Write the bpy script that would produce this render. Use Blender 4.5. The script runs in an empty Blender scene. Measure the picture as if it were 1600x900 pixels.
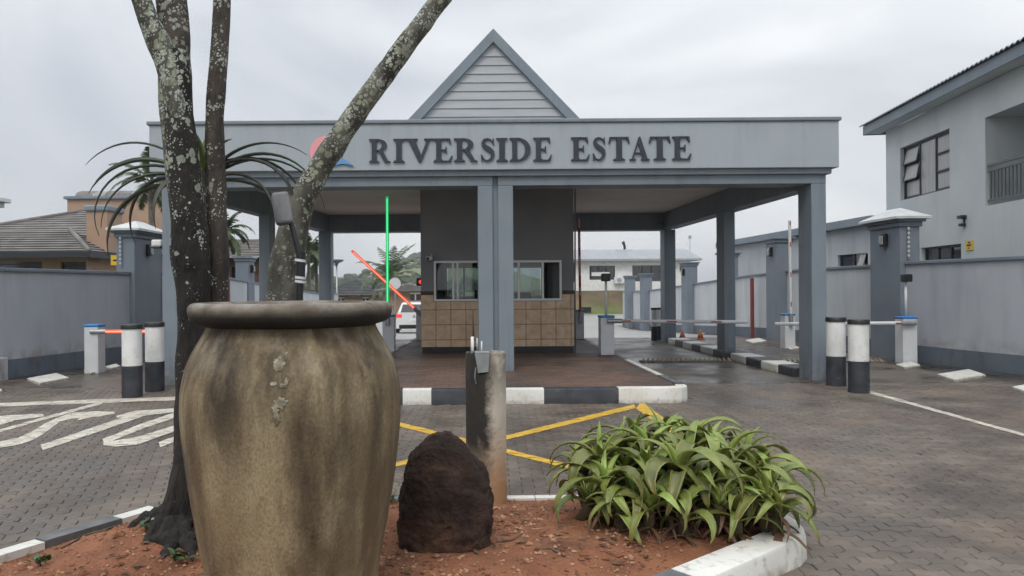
import bpy, bmesh, math, random
from mathutils import Vector, Matrix, noise
from mathutils.geometry import tessellate_polygon

# ------------------------------------------------------------------ camera
SC = bpy.context.scene
COL = SC.collection
R = math.radians
F, CX, CY, CAMZ, ROLL = 1200.0, 722.0, 450.0, 1.6, R(0.4)   # focal length and centre in pixels of a 1600 wide picture
cd = bpy.data.cameras.new('camera'); cam = bpy.data.objects.new('camera', cd); COL.objects.link(cam)
cd.sensor_width = 36; cd.lens = 36 * F / 1600; cd.shift_x = (800 - CX) / 1600; cd.clip_end = 6000; cd.clip_start = 0.05
cam.matrix_world = Matrix.Translation((0, 0, CAMZ)) @ Matrix.Rotation(R(90), 4, 'X') @ Matrix.Rotation(-ROLL, 4, 'Z')
SC.camera = cam
# ------------------------------------------------------------------ sky, sun, exposure
SUN_EL, SUN_ROT = R(52), R(200)
W = bpy.data.worlds.new('World'); SC.world = W; W.use_nodes = True
nt = W.node_tree; N = nt.nodes; L = nt.links
for n in list(N): N.remove(n)
out = N.new('ShaderNodeOutputWorld'); bg = N.new('ShaderNodeBackground'); bg.inputs['Strength'].default_value = 0.1
sky = N.new('ShaderNodeTexSky'); sky.sky_type = 'NISHITA'; sky.sun_disc = False; sky.sun_elevation = SUN_EL; sky.sun_rotation = SUN_ROT
sky.air_density = 1.0; sky.dust_density = 3.0
tc = N.new('ShaderNodeTexCoord'); sx = N.new('ShaderNodeSeparateXYZ'); L.new(tc.outputs['Generated'], sx.inputs[0])
# overcast: cloud sheet, brighter towards the zenith as an even overcast sky is
mz = N.new('ShaderNodeMath'); mz.operation = 'MULTIPLY'; L.new(sx.outputs['Z'], mz.inputs[0]); L.new(sx.outputs['Z'], mz.inputs[1])
ma = N.new('ShaderNodeMath'); ma.operation = 'MULTIPLY_ADD'; ma.inputs[1].default_value = 1.15; ma.inputs[2].default_value = 1.0; L.new(mz.outputs[0], ma.inputs[0])
mp = N.new('ShaderNodeMapping'); mp.inputs['Scale'].default_value = (1.0, 1.0, 2.6); mp.inputs['Location'].default_value = (5.5, 2, 3); L.new(tc.outputs['Generated'], mp.inputs['Vector'])
nz = N.new('ShaderNodeTexNoise'); nz.inputs['Scale'].default_value = 1.5; nz.inputs['Detail'].default_value = 4.5; nz.inputs['Roughness'].default_value = .5; nz.inputs['Distortion'].default_value = .6
L.new(mp.outputs[0], nz.inputs['Vector'])
cr = N.new('ShaderNodeValToRGB'); cr.color_ramp.elements[0].position = .36; cr.color_ramp.elements[1].position = .62
cr.color_ramp.elements[0].color = (5.0, 5.35, 5.9, 1); cr.color_ramp.elements[1].color = (8.1, 8.3, 8.5, 1)
L.new(nz.outputs['Fac'], cr.inputs[0])
vm = N.new('ShaderNodeVectorMath'); vm.operation = 'SCALE'; L.new(cr.outputs[0], vm.inputs[0]); L.new(ma.outputs[0], vm.inputs['Scale'])
mx = N.new('ShaderNodeMix'); mx.data_type = 'RGBA'; mx.inputs['Factor'].default_value = .94
L.new(sky.outputs[0], mx.inputs[6]); L.new(vm.outputs[0], mx.inputs[7]); L.new(mx.outputs[2], bg.inputs['Color']); L.new(bg.outputs[0], out.inputs[0])
sd = bpy.data.lights.new('sun', 'SUN'); sd.energy = 1.2; sd.angle = R(20); sd.color = (1, .94, .85)
sun = bpy.data.objects.new('sun', sd); COL.objects.link(sun)
sun.rotation_euler = (R(90) - SUN_EL, 0, R(180) - SUN_ROT)
SC.view_settings.view_transform = 'Standard'; SC.view_settings.look = 'None'; SC.view_settings.gamma = 1
SC.view_settings.exposure = 0.2
SC.cycles.use_denoising = True; SC.cycles.max_bounces = 5; SC.cycles.glossy_bounces = 2; SC.cycles.transmission_bounces = 2; SC.cycles.transparent_max_bounces = 6; SC.cycles.adaptive_threshold = .03; SC.cycles.sample_clamp_indirect = 4
random.seed(7)
rnd = random.random
def ru(a, b): return a + (b - a) * rnd()

# ------------------------------------------------------------------ measuring helpers
def at(px, py, d):
    a = (px - CX) / F; b = (CY - py) / F
    return Vector((d * (a * math.cos(ROLL) + b * math.sin(ROLL)), d, CAMZ + d * (b * math.cos(ROLL) - a * math.sin(ROLL))))
def gz(y):
    if y < 22: return 0.0
    if y < 24: return -.02 * (y - 22) ** 2 / 2
    return max(-.04 - .04 * (y - 24), -.72)
def ground(px, py, z=0.0):
    d = 10.0
    for i in range(40):
        p = at(px, py, 1.0); sl = CAMZ - p.z
        d = (CAMZ - z - gz(d)) / max(sl, 1e-4)
    return at(px, py, d)

# ------------------------------------------------------------------ mesh helpers
BASE = {}
def tag(o, label=None, cat=None, group=None, kind=None):
    if label: o['label'] = label
    if cat: o['category'] = cat
    if group: o['group'] = group
    if kind: o['kind'] = kind
    return o
def thing(name, label, cat, loc=(0, 0, 0), group=None, rz=0.0):
    o = bpy.data.objects.new(name, None); COL.objects.link(o); o.location = loc; o.rotation_euler = (0, 0, rz); o.empty_display_size = .2
    BASE[o.name] = Vector(loc)
    return tag(o, label, cat, group)
class MB:
    def __init__(s): s.v = []; s.f = []; s.m = []
    def add(s, vs, fs, mi=0):
        b = len(s.v); s.v += [tuple(v) for v in vs]; s.f += [tuple(b + i for i in f) for f in fs]; s.m += [mi] * len(fs); return s
    def box(s, x0, x1, y0, y1, z0, z1, mi=0):
        return s.add([(x0, y0, z0), (x1, y0, z0), (x1, y1, z0), (x0, y1, z0), (x0, y0, z1), (x1, y0, z1), (x1, y1, z1), (x0, y1, z1)],
                     [(0, 3, 2, 1), (4, 5, 6, 7), (0, 1, 5, 4), (1, 2, 6, 5), (2, 3, 7, 6), (3, 0, 4, 7)], mi)
    def hexa(s, b, t, mi=0):          # bottom ring of 4, top ring of 4 (counter-clockwise from above)
        return s.add(list(b) + list(t), [(0, 3, 2, 1), (4, 5, 6, 7), (0, 1, 5, 4), (1, 2, 6, 5), (2, 3, 7, 6), (3, 0, 4, 7)], mi)
    def prism(s, poly, z0, z1, mi=0):  # polygon in x, y raised along z
        n = len(poly)
        a = sum(poly[i][0] * poly[(i + 1) % n][1] - poly[(i + 1) % n][0] * poly[i][1] for i in range(n))
        if a < 0: poly = list(poly)[::-1]
        return s.add([(p[0], p[1], z0) for p in poly] + [(p[0], p[1], z1) for p in poly],
                     [tuple(range(n))[::-1], tuple(range(n, 2 * n))] + [(i, (i + 1) % n, n + (i + 1) % n, n + i) for i in range(n)], mi)
    def front(s, poly, y0, y1, mi=0):  # polygon in x, z given thickness along y (y0 nearer)
        n = len(poly)
        a = sum(poly[i][0] * poly[(i + 1) % n][1] - poly[(i + 1) % n][0] * poly[i][1] for i in range(n))
        if a < 0: poly = list(poly)[::-1]
        return s.add([(p[0], y0, p[1]) for p in poly] + [(p[0], y1, p[1]) for p in poly],
                     [tuple(range(n)), tuple(range(n, 2 * n))[::-1]] + [(i, n + i, n + (i + 1) % n, (i + 1) % n) for i in range(n)], mi)
    def tube(s, path, radii, seg=10, caps=True, wob=0.0, wsc=6.0, mi=0, squash=None):
        P = [Vector(p) for p in path]; n = len(P)
        if not hasattr(radii, '__len__'): radii = [radii] * n
        vs = []; up = Vector((0, 1, 0)) if abs((P[-1] - P[0]).normalized().y) < .9 else Vector((1, 0, 0))
        for i in range(n):
            t = (P[min(i + 1, n - 1)] - P[max(i - 1, 0)]).normalized()
            u = (up - t * up.dot(t)).normalized(); w = t.cross(u)
            for k in range(seg):
                a = 2 * math.pi * k / seg; d = u * math.cos(a) + w * math.sin(a)
                r = radii[i]
                if wob: r *= 1 + wob * noise.noise((P[i] + d * r) * wsc)
                vs.append(P[i] + d * r)
        fs = [(i * seg + k, i * seg + (k + 1) % seg, (i + 1) * seg + (k + 1) % seg, (i + 1) * seg + k) for i in range(n - 1) for k in range(seg)]
        if caps: fs += [tuple(range(seg))[::-1], tuple((n - 1) * seg + k for k in range(seg))]
        return s.add(vs, fs, mi)
    def cyl(s, x, y, z0, z1, r, seg=20, r1=None, mi=0):
        return s.tube([(x, y, z0), (x, y, z1)], [r, r if r1 is None else r1], seg, True, mi=mi)
    def lathe(s, c, prof, seg=48, wob=0.0, mi=0):
        vs = []; n = len(prof)
        for r, z in prof:
            for k in range(seg):
                a = 2 * math.pi * k / seg; q = r
                if wob: q = r * (1 + wob * noise.noise(Vector((math.cos(a) * 1.3, math.sin(a) * 1.3, z * 2.2))))
                vs.append((c[0] + q * math.cos(a), c[1] + q * math.sin(a), c[2] + z))
        fs = [(i * seg + k, i * seg + (k + 1) % seg, (i + 1) * seg + (k + 1) % seg, (i + 1) * seg + k) for i in range(n - 1) for k in range(seg)]
        fs += [tuple(range(seg))[::-1]]
        return s.add(vs, fs, mi)
    def mesh(s, name, mats, off=(0, 0, 0), smooth=False):
        me = bpy.data.meshes.new(name); o = Vector(off)
        me.from_pydata([(v[0] - o.x, v[1] - o.y, v[2] - o.z) for v in s.v], [], s.f)
        for m in (mats if isinstance(mats, (list, tuple)) else [mats]): me.materials.append(m)
        if any(s.m): me.polygons.foreach_set('material_index', s.m)
        if smooth: me.polygons.foreach_set('use_smooth', [True] * len(me.polygons))
        me.update(); return me
    def build(s, name, mats, parent=None, smooth=False, bevel=0.0, local=False, angle=None):
        off = Vector((0, 0, 0))
        if parent is not None and not local: off = BASE.get(parent.name, Vector((0, 0, 0)))
        o = bpy.data.objects.new(name, s.mesh(name, mats, off, smooth)); COL.objects.link(o); o.parent = parent
        BASE[o.name] = off
        if bevel:
            b = o.modifiers.new('bevel', 'BEVEL'); b.width = bevel; b.segments = 2; b.limit_method = 'ANGLE'; b.angle_limit = R(40)
        if smooth and angle is not None:
            try:
                me = o.data; me.set_sharp_from_angle(angle=R(angle))
            except Exception: pass
        return o
def copy_tree(o, parent=None):
    c = o.copy(); COL.objects.link(c); c.parent = parent; BASE[c.name] = BASE.get(o.name, Vector((0, 0, 0)))
    for ch in list(o.children): copy_tree(ch, c)
    return c

# ------------------------------------------------------------------ materials
MATS = {}
def mat(name, c0, c1=None, scale=4.0, rough=.6, bump=0.0, bscale=40.0, metal=0.0, detail=4.0, stretch=(1, 1, 1), p0=.35, p1=.65, spec=.5, rough2=None, sub=None, coat=0):
    m = bpy.data.materials.new(name); m.use_nodes = True; MATS[name] = m
    n = m.node_tree.nodes; l = m.node_tree.links; b = n['Principled BSDF']
    b.inputs['Roughness'].default_value = rough; b.inputs['Metallic'].default_value = metal; b.inputs['Specular IOR Level'].default_value = spec
    if coat: b.inputs['Coat Weight'].default_value = coat
    t = n.new('ShaderNodeTexCoord'); mpn = n.new('ShaderNodeMapping'); mpn.inputs['Scale'].default_value = stretch
    geo = n.new('ShaderNodeNewGeometry'); l.new(geo.outputs['Position'], mpn.inputs['Vector'])
    m['vec'] = mpn.name
    if c1 is not None:
        nz = n.new('ShaderNodeTexNoise'); nz.inputs['Scale'].default_value = scale; nz.inputs['Detail'].default_value = detail; nz.name = 'N1'
        l.new(mpn.outputs[0], nz.inputs['Vector'])
        r = n.new('ShaderNodeValToRGB'); r.name = 'R1'; r.color_ramp.elements[0].position = p0; r.color_ramp.elements[1].position = p1
        r.color_ramp.elements[0].color = (*c0, 1); r.color_ramp.elements[1].color = (*c1, 1)
        l.new(nz.outputs['Fac'], r.inputs[0]); l.new(r.outputs[0], b.inputs['Base Color'])
        if rough2 is not None:
            mr = n.new('ShaderNodeMapRange'); mr.inputs['From Min'].default_value = p0; mr.inputs['From Max'].default_value = p1
            mr.inputs['To Min'].default_value = rough; mr.inputs['To Max'].default_value = rough2
            l.new(nz.outputs['Fac'], mr.inputs[0]); l.new(mr.outputs[0], b.inputs['Roughness'])
    else: b.inputs['Base Color'].default_value = (*c0, 1)
    if bump:
        nb = n.new('ShaderNodeTexNoise'); nb.inputs['Scale'].default_value = bscale; nb.inputs['Detail'].default_value = 5; l.new(mpn.outputs[0], nb.inputs['Vector'])
        bu = n.new('ShaderNodeBump'); bu.name = 'B1'; bu.inputs['Strength'].default_value = 1; bu.inputs['Distance'].default_value = bump
        l.new(nb.outputs['Fac'], bu.inputs['Height']); l.new(bu.outputs[0], b.inputs['Normal'])
    return m
def overlay(m, color, scale, lo, hi, fac=1.0, stretch=(1, 1, 1), tex='NOISE', detail=4.0, off=(0, 0, 0), zmask=None):
    """a second layer of stain or painted light on top of the base colour of m; zmask=(z_full, z_none) keeps it near a height"""
    n = m.node_tree.nodes; l = m.node_tree.links; b = n['Principled BSDF']; inp = b.inputs['Base Color']
    geo = n.new('ShaderNodeNewGeometry'); mpn = n.new('ShaderNodeMapping'); mpn.inputs['Scale'].default_value = stretch; mpn.inputs['Location'].default_value = off
    l.new(geo.outputs['Position'], mpn.inputs['Vector'])
    if tex == 'VORONOI':
        t = n.new('ShaderNodeTexVoronoi'); t.inputs['Scale'].default_value = scale; o = t.outputs['Distance']
    else:
        t = n.new('ShaderNodeTexNoise'); t.inputs['Scale'].default_value = scale; t.inputs['Detail'].default_value = detail; t.inputs['Roughness'].default_value = .6; o = t.outputs['Fac']
    l.new(mpn.outputs[0], t.inputs['Vector'])
    mr = n.new('ShaderNodeMapRange'); mr.inputs['From Min'].default_value = lo; mr.inputs['From Max'].default_value = hi
    mr.inputs['To Max'].default_value = fac; l.new(o, mr.inputs[0]); fo = mr.outputs[0]
    if zmask:
        sp = n.new('ShaderNodeSeparateXYZ'); l.new(geo.outputs['Position'], sp.inputs[0])
        m2 = n.new('ShaderNodeMapRange'); m2.inputs['From Min'].default_value = zmask[1]; m2.inputs['From Max'].default_value = zmask[0]; l.new(sp.outputs['Z'], m2.inputs[0])
        mu = n.new('ShaderNodeMath'); mu.operation = 'MULTIPLY'; l.new(fo, mu.inputs[0]); l.new(m2.outputs[0], mu.inputs[1]); fo = mu.outputs[0]
    mi = n.new('ShaderNodeMix'); mi.data_type = 'RGBA'; l.new(fo, mi.inputs['Factor'])
    if inp.is_linked: l.new(inp.links[0].from_socket, mi.inputs[6])
    else: mi.inputs[6].default_value = inp.default_value
    mi.inputs[7].default_value = (*color, 1); l.new(mi.outputs[2], inp)
    return mi, fo
def emit(name, c, s):
    m = bpy.data.materials.new(name); m.use_nodes = True; b = m.node_tree.nodes['Principled BSDF']
    b.inputs['Base Color'].default_value = (*c, 1); b.inputs['Emission Color'].default_value = (*c, 1); b.inputs['Emission Strength'].default_value = s
    return m
def glass(name, tint=(.7, .75, .75), rough=.02, mixf=.845):
    m = bpy.data.materials.new(name); m.use_nodes = True; n = m.node_tree.nodes; l = m.node_tree.links
    for x in list(n): n.remove(x)
    o = n.new('ShaderNodeOutputMaterial'); tr = n.new('ShaderNodeBsdfTransparent'); tr.inputs[0].default_value = (*tint, 1)
    gl = n.new('ShaderNodeBsdfGlossy'); gl.inputs['Roughness'].default_value = rough; fr = n.new('ShaderNodeFresnel'); fr.inputs[0].default_value = 1.55
    mr = n.new('ShaderNodeMath'); mr.operation = 'MULTIPLY_ADD'; mr.inputs[1].default_value = 1.0; mr.inputs[2].default_value = 1 - mixf - .15
    l.new(fr.outputs[0], mr.inputs[0]); mi = n.new('ShaderNodeMixShader'); l.new(mr.outputs[0], mi.inputs[0]); l.new(tr.outputs[0], mi.inputs[1]); l.new(gl.outputs[0], mi.inputs[2])
    l.new(mi.outputs[0], o.inputs[0]); return m

fascia_m = mat('fascia paint', (.32, .365, .41), (.355, .395, .43), 1.4, .62, .0006, 90, p0=.3, p1=.7)
overlay(fascia_m, (.23, .25, .27), 3.0, .52, .75, .4, (2.2, 2.2, .25)); overlay(fascia_m, (.2, .21, .21), 3.5, .52, .7, .25, (3, 3, .14), zmask=(4.4, 3.95))
trim_m = mat('blue grey paint', (.172, .21, .25), (.198, .235, .272), 1.6, .55, .0006, 90)
overlay(trim_m, (.11, .12, .13), 2.2, .52, .75, .45, (3, 3, .3)); overlay(trim_m, (.10, .09, .075), 6, .4, .6, .7, zmask=(.05, .5))
ceil_m = mat('ceiling paint', (.70, .63, .58), (.78, .71, .66), 1.0, .8)
wall_m = mat('wall plaster', (.375, .395, .435), (.415, .435, .47), .9, .8, .0012, 60)
overlay(wall_m, (.24, .26, .29), 1.6, .48, .72, .4, (1.5, 1.5, .25)); overlay(wall_m, (.2, .21, .225), 2.2, .5, .7, .22, (2.5, 2.5, .14), zmask=(2.1, 1.3), detail=6); overlay(wall_m, (.2, .16, .13), 4, .42, .62, .6, zmask=(.3, .62))
pale_m = mat('pale wall plaster', (.47, .505, .535), (.53, .56, .58), .9, .8, .0012, 60)
overlay(pale_m, (.3, .32, .33), 1.2, .5, .75, .45, (1.5, 1.5, .3)); overlay(pale_m, (.32, .33, .33), 3, .5, .7, .25, (2.5, 2.5, .12))
dark_m = mat('dark blue grey plaster', (.10, .125, .16), (.125, .15, .185), 1.5, .7, .001, 60)
overlay(dark_m, (.07, .06, .05), 2.5, .5, .75, .6, (1.5, 1.5, .6))
pillar_m = mat('pillar plaster', (.15, .18, .22), (.18, .21, .25), 1.5, .7, .001, 60)
cap_m = mat('pillar cap cement', (.46, .49, .50), (.56, .58, .58), 4, .8, .001, 60)
booth_m = mat('booth plaster', (.20, .205, .225), (.235, .24, .255), 1.3, .75, .001, 60)
tile_m = mat('beige wall tile', (.54, .38, .25), (.67, .49, .33), 5, .28, .0004, 80, detail=6)
overlay(tile_m, (.33, .21, .12), 9, .5, .75, .5)
grout_m = mat('grout', (.07, .05, .035), (.1, .075, .055), 10, .9)
white_m = mat('white paint', (.68, .69, .68), (.75, .76, .75), 3, .5, .0005, 70)
overlay(white_m, (.42, .40, .36), 5, .48, .75, .55, (1, 1, .5)); overlay(white_m, (.2, .19, .18), 12, .58, .68, .5, (1, 1, 3), zmask=(.4, 1.0), detail=8)
kwhite_m = mat('kerb white paint', (.66, .66, .62), (.74, .74, .70), 6, .6, .002, 50)
overlay(kwhite_m, (.22, .2, .17), 9, .62, .72, .8, detail=8); overlay(kwhite_m, (.45, .43, .38), 3, .4, .7, .6); overlay(kwhite_m, (.2, .15, .11), 9, .35, .6, .8, zmask=(.0, .06), detail=7); overlay(kwhite_m, (.34, .27, .2), 18, .55, .66, .4, detail=9)
kblack_m = mat('kerb black paint', (.022, .026, .034), (.045, .05, .058), 6, .5, .002, 50)
overlay(kblack_m, (.16, .15, .14), 10, .62, .75, .6, detail=8)
kgrey_m = mat('kerb worn grey', (.09, .10, .11), (.15, .155, .16), 8, .6, .002, 50)
yellow_m = mat('yellow road paint', (.55, .33, .03), (.66, .42, .05), 8, .55, .001, 60)
overlay(yellow_m, (.16, .12, .07), 14, .55, .72, .75, detail=8)
paint_m = mat('white road paint', (.56, .53, .45), (.66, .63, .54), 8, .55, .001, 60)
overlay(paint_m, (.17, .15, .13), 10, .50, .66, .75, detail=9); overlay(paint_m, (.36, .32, .26), 3, .4, .65, .6)
alu_m = mat('aluminium', (.66, .67, .68), None, rough=.4, metal=.15)
steel_m = mat('galvanised steel', (.32, .34, .36), (.42, .44, .45), 12, .45, metal=.7)
black_m = mat('black plastic', (.012, .013, .015), None, rough=.4)
blue_m = mat('blue plastic lid', (.03, .19, .5), (.04, .23, .55), 6, .4)
cab_m = mat('cabinet powder coat', (.58, .60, .63), (.63, .65, .67), 3, .35)
overlay(cab_m, (.35, .31, .26), 5, .5, .8, .6, zmask=(.0, .45))
red_m = mat('red reflective', (.45, .06, .04), (.52, .08, .05), 6, .4)
dred_m = mat('dark red paint', (.16, .035, .035), (.2, .05, .045), 6, .5)
glass_m = glass('window glass'); dglass_m = mat('dark window glass', (.02, .024, .028), None, rough=.06, spec=.8)
curtain_m = mat('curtain behind glass', (.26, .25, .25), (.36, .35, .34), 5, .2, stretch=(6, 6, .2), spec=.6)
letter_m = mat('letter charcoal', (.018, .025, .038), (.024, .032, .046), 3, .4)
pink_m = mat('pink sign', (.72, .30, .33), (.76, .36, .38), 2, .4); wave_m = mat('blue sign', (.10, .27, .55), (.13, .33, .6), 2, .4)
green_led = emit('green led tube', (.0, .42, .12), .7); green_core = emit('green led core', (.12, .85, .36), 1.0)
red_led = emit('red led tube', (.75, .06, .03), .8); red_core = emit('red led core', (1, .32, .18), 1.1)
siding_m = mat('siding board', (.34, .36, .385), (.39, .405, .425), 1.5, .55, .0006, 40, stretch=(.6, 1, 6))
asph_tile = mat('roof sheet', (.12, .14, .17), (.15, .17, .2), 2, .5)

# ================================================================== GROUND
grass_m = mat('grass ground', (.05, .075, .02), (.12, .13, .045), .8, .95, .02, 20, detail=8)
overlay(grass_m, (.16, .11, .06), .35, .5, .62, .7, detail=6)
g = MB(); ys = [-60, -20, 0, 5, 10, 16, 22, 23, 24, 28, 34, 40, 44, 50, 60, 80, 110, 160, 300, 600, 1500, 4000]; xs = [-4000, -800, -200, -80, -40, -20, -14, -10, -5, 0, 6, 11, 14, 20, 40, 80, 200, 800, 4000]
def land(x, y):
    z = gz(y) - .06
    if y > 44 and x < 6: z -= min(1.6, (y - 44) * .05) * min(1, (6 - x) / 6)
    return z
vs = [(x, y, land(x, y)) for y in ys for x in xs]; nx = len(xs)
g.add(vs, [(j * nx + i, j * nx + i + 1, (j + 1) * nx + i + 1, (j + 1) * nx + i) for j in range(len(ys) - 1) for i in range(nx - 1)])
tag(g.build('ground', grass_m), kind='structure')

# --- paving: real interlocking pavers near, material further off
PL, PH, JT = .2, .1, .0045
def zig(u): # periodic zigzag with period PL
    t = (u / PL) % 1.0; a = .034
    if t < .30: return 0.0
    if t < .50: return a * (t - .30) / .20
    if t < .80: return a
    return a * (1 - (t - .80) / .20)
KN = [0, .30, .50, .80, 1.0]
def paver_outline(i, j, inset):
    off = (PL / 2) * (j % 2); x0 = i * PL + off; y0 = j * PH; pts = []
    KN = (0, .30, .50, .80, 1.0) if j % 2 == 0 else (0, .30, .50, .80, 1.0)
    for k in KN: pts.append((x0 + min(max(k * PL, inset), PL - inset), y0 + inset + zig(x0 + k * PL)))
    for k in reversed(KN): pts.append((x0 + min(max(k * PL, inset), PL - inset), y0 + PH - inset + zig(x0 + k * PL)))
    return pts
planter = [(2.0, 5.52), (2.05, 5.3), (2.05, 4.7), (2.02, 4.52), (1.92, 4.40), (1.18, 3.79), (-.2, 2.76), (-2.3, 2.3), (-3.05, 3.3), (-2.62, 4.3), (-2.12, 5.16), (-1.85, 5.5)]
def inside(p, poly):
    c = False; n = len(poly)
    for i in range(n):
        a = poly[i]; b = poly[(i + 1) % n]
        if (a[1] > p[1]) != (b[1] > p[1]) and p[0] < (b[0] - a[0]) * (p[1] - a[1]) / (b[1] - a[1]) + a[0]: c = not c
    return c
island = [(-1.95, 10.55), (2.9, 10.55), (3.1, 10.66), (3.2, 10.9), (3.25, 16), (3.45, 24), (-1.2, 24), (-1.6, 18)]
ISL_Z = .215
def region(x, y):    # which of the three laid areas
    if x < -1.6 + (y - 5.5) * .0 and not (y < 5.6 and x > -2): return 0
    if x > 2.35: return 2
    return 1
ROT = [R(17), R(-2.5), R(-2.5)]
pavers = []       # (x, y, angle, j parity, region, top z)
for rg in range(3):
    ca, sa = math.cos(ROT[rg]), math.sin(ROT[rg]); lo, hi = -95, 95
    for j in range(-120, 180):
        for i in range(-80, 90):
            cx0 = i * PL + (PL / 2) * (j % 2) + PL / 2; cy0 = j * PH + PH / 2
            x = ca * cx0 - sa * cy0; y = sa * cx0 + ca * cy0
            if y < 2.6 or y > 12.6 or region(x, y) != rg: continue
            if x < -.66 * y - .8 or x > .77 * y + .8: continue
            if (rg == 1 and y > 10.62): continue
            if abs(x + 1.6) < .085: continue
            if inside(((x - .0) * 1.06, (y - 4.2) * 1.05 + 4.2), planter) or inside((x, y), island): continue
            if x > 9.0 or x < -8.3 - (14 - y) * .2: continue
            pavers.append((x, y, rg, i, j, ru(-.0022, .0022) - (.0025 if rnd() < .03 else 0) + .0015 * noise.noise(Vector((x * .9, y * .9, 0)))))
pave_m = mat('clay paver wet', (.092, .074, .058), (.158, .13, .105), 1.1, .28, .0016, 120, rough2=.62, p0=.38, p1=.62, detail=6)
n_ = pave_m.node_tree.nodes; l_ = pave_m.node_tree.links
at_ = n_.new('ShaderNodeAttribute'); at_.attribute_name = 'tint'; hs = n_.new('ShaderNodeHueSaturation'); mr_ = n_.new('ShaderNodeMapRange'); mr_.inputs['To Min'].default_value = .84; mr_.inputs['To Max'].default_value = 1.14
l_.new(at_.outputs['Fac'], mr_.inputs[0]); l_.new(mr_.outputs[0], hs.inputs['Value']); b_ = n_['Principled BSDF']; l_.new(b_.inputs['Base Color'].links[0].from_socket, hs.inputs['Color']); l_.new(hs.outputs[0], b_.inputs['Base Color'])
overlay(pave_m, (.19, .12, .08), .55, .56, .72, .6, detail=6, off=(3, 1, 0)); overlay(pave_m, (.05, .041, .035), .9, .50, .66, .72, detail=7, off=(9.3, 4, 0), stretch=(1.0, .28, 1)); overlay(pave_m, (.065, .05, .04), 2.6, .52, .7, .5, detail=6, off=(1, 2, 0), stretch=(.8, .5, 1))
def paver_geo(mb, x, y, rg, i, j, dz, tl=None, localise=False):
    o0 = paver_outline(i, j, JT / 2); o1 = paver_outline(i, j, JT / 2 + .004); n = len(o0)
    ca, sa = math.cos(ROT[rg]), math.sin(ROT[rg])
    def tr(p, z):
        if localise: return (p[0] - (i * PL + PL / 2 * (j % 2)), p[1] - j * PH, z)
        return (ca * p[0] - sa * p[1], sa * p[0] + ca * p[1], z + dz)
    vs = [tr(p, -.02) for p in o0] + [tr(p, -.005) for p in o0] + [tr(p, 0) for p in o1]
    fs = [(k, (k + 1) % n, n + (k + 1) % n, n + k) for k in range(n)] + [(n + k, n + (k + 1) % n, 2 * n + (k + 1) % n, 2 * n + k) for k in range(n)] + [tuple(range(2 * n, 3 * n))]
    mb.add(vs, fs)
road_m = mat('paving far', (.085, .068, .054), (.15, .124, .10), .9, .26, .0015, 30, rough2=.58, p0=.38, p1=.62, detail=7)
overlay(road_m, (.045, .037, .032), .8, .48, .64, .8, detail=7, stretch=(1.2, .28, 1), off=(9.3, 4, 0)); overlay(road_m, (.14, .09, .065), .4, .58, .72, .5, off=(4, 4, 0))
n_ = road_m.node_tree.nodes; l_ = road_m.node_tree.links; br = n_.new('ShaderNodeTexBrick'); br.inputs['Scale'].default_value = 1; br.inputs['Brick Width'].default_value = PL; br.inputs['Row Height'].default_value = PH; br.inputs['Mortar Size'].default_value = .006; br.inputs['Color1'].default_value = (1, 1, 1, 1); br.inputs['Color2'].default_value = (.75, .75, .75, 1); br.inputs['Mortar'].default_value = (.3, .3, .3, 1)
gn = n_.new('ShaderNodeNewGeometry'); l_.new(gn.outputs['Position'], br.inputs['Vector']); mm = n_.new('ShaderNodeMix'); mm.data_type = 'RGBA'; mm.blend_type = 'MULTIPLY'; mm.inputs['Factor'].default_value = .8
b_ = n_['Principled BSDF']; l_.new(b_.inputs['Base Color'].links[0].from_socket, mm.inputs[6]); l_.new(br.outputs[0], mm.inputs[7]); l_.new(mm.outputs[2], b_.inputs['Base Color'])
sand_m = mat('joint sand', (.05, .036, .026), (.085, .062, .045), 9, .95)
r_ = MB(); yy = [12.6, 16, 20, 22, 22.5, 23, 23.5, 24, 28, 34, 41, 47]
r_.add([(x, y, gz(y)) for y in yy for x in (-9, 0, 10.6)], [(j * 3 + i, j * 3 + i + 1, j * 3 + i + 4, j * 3 + i + 3) for j in range(len(yy) - 1) for i in range(2)])
r_.add([(-12, -3, -.0065), (12, -3, -.0065), (12, 12.62, -.0065), (-12, 12.62, -.0065)], [(0, 1, 2, 3)], 1)
r_.add([(x, y, .001) for x, y in ((8.6, -3), (14, -3), (11.2, 12.6), (8.9, 12.6))], [(0, 1, 2, 3)], 0)
r_.add([(x, y, .001) for x, y in ((-14, -3), (-10, 2), (-8.55, 12.6), (-12, 12.6))], [(0, 1, 2, 3)], 0)
road = tag(r_.build('road', [road_m, sand_m]), kind='structure')
asph_m = mat('light concrete road', (.26, .255, .245), (.34, .335, .325), .6, .4, .002, 30, rough2=.65)
a_ = MB(); yy = [25.5, 28, 34, 41, 42, 47, 52, 60, 68]
a_.add([(x, y, gz(y) + .006) for y in yy for x in (-7.3, -1.0, 4, 9.2)], [(j * 4 + i, j * 4 + i + 1, j * 4 + i + 5, j * 4 + i + 4) for j in range(len(yy) - 1) for i in range(3)])
a_.add([(-80, 44, -.71), (9.2, 44, -.71), (9.2, 66, -.71), (-80, 66, -.71)], [(0, 1, 2, 3)]); a_.add([(9.2, 46, -.71), (70, 50, -.71), (70, 66, -.71), (9.2, 66, -.71)], [(0, 1, 2, 3)])
tag(a_.build('street_beyond_gate', asph_m), kind='structure')
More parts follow.
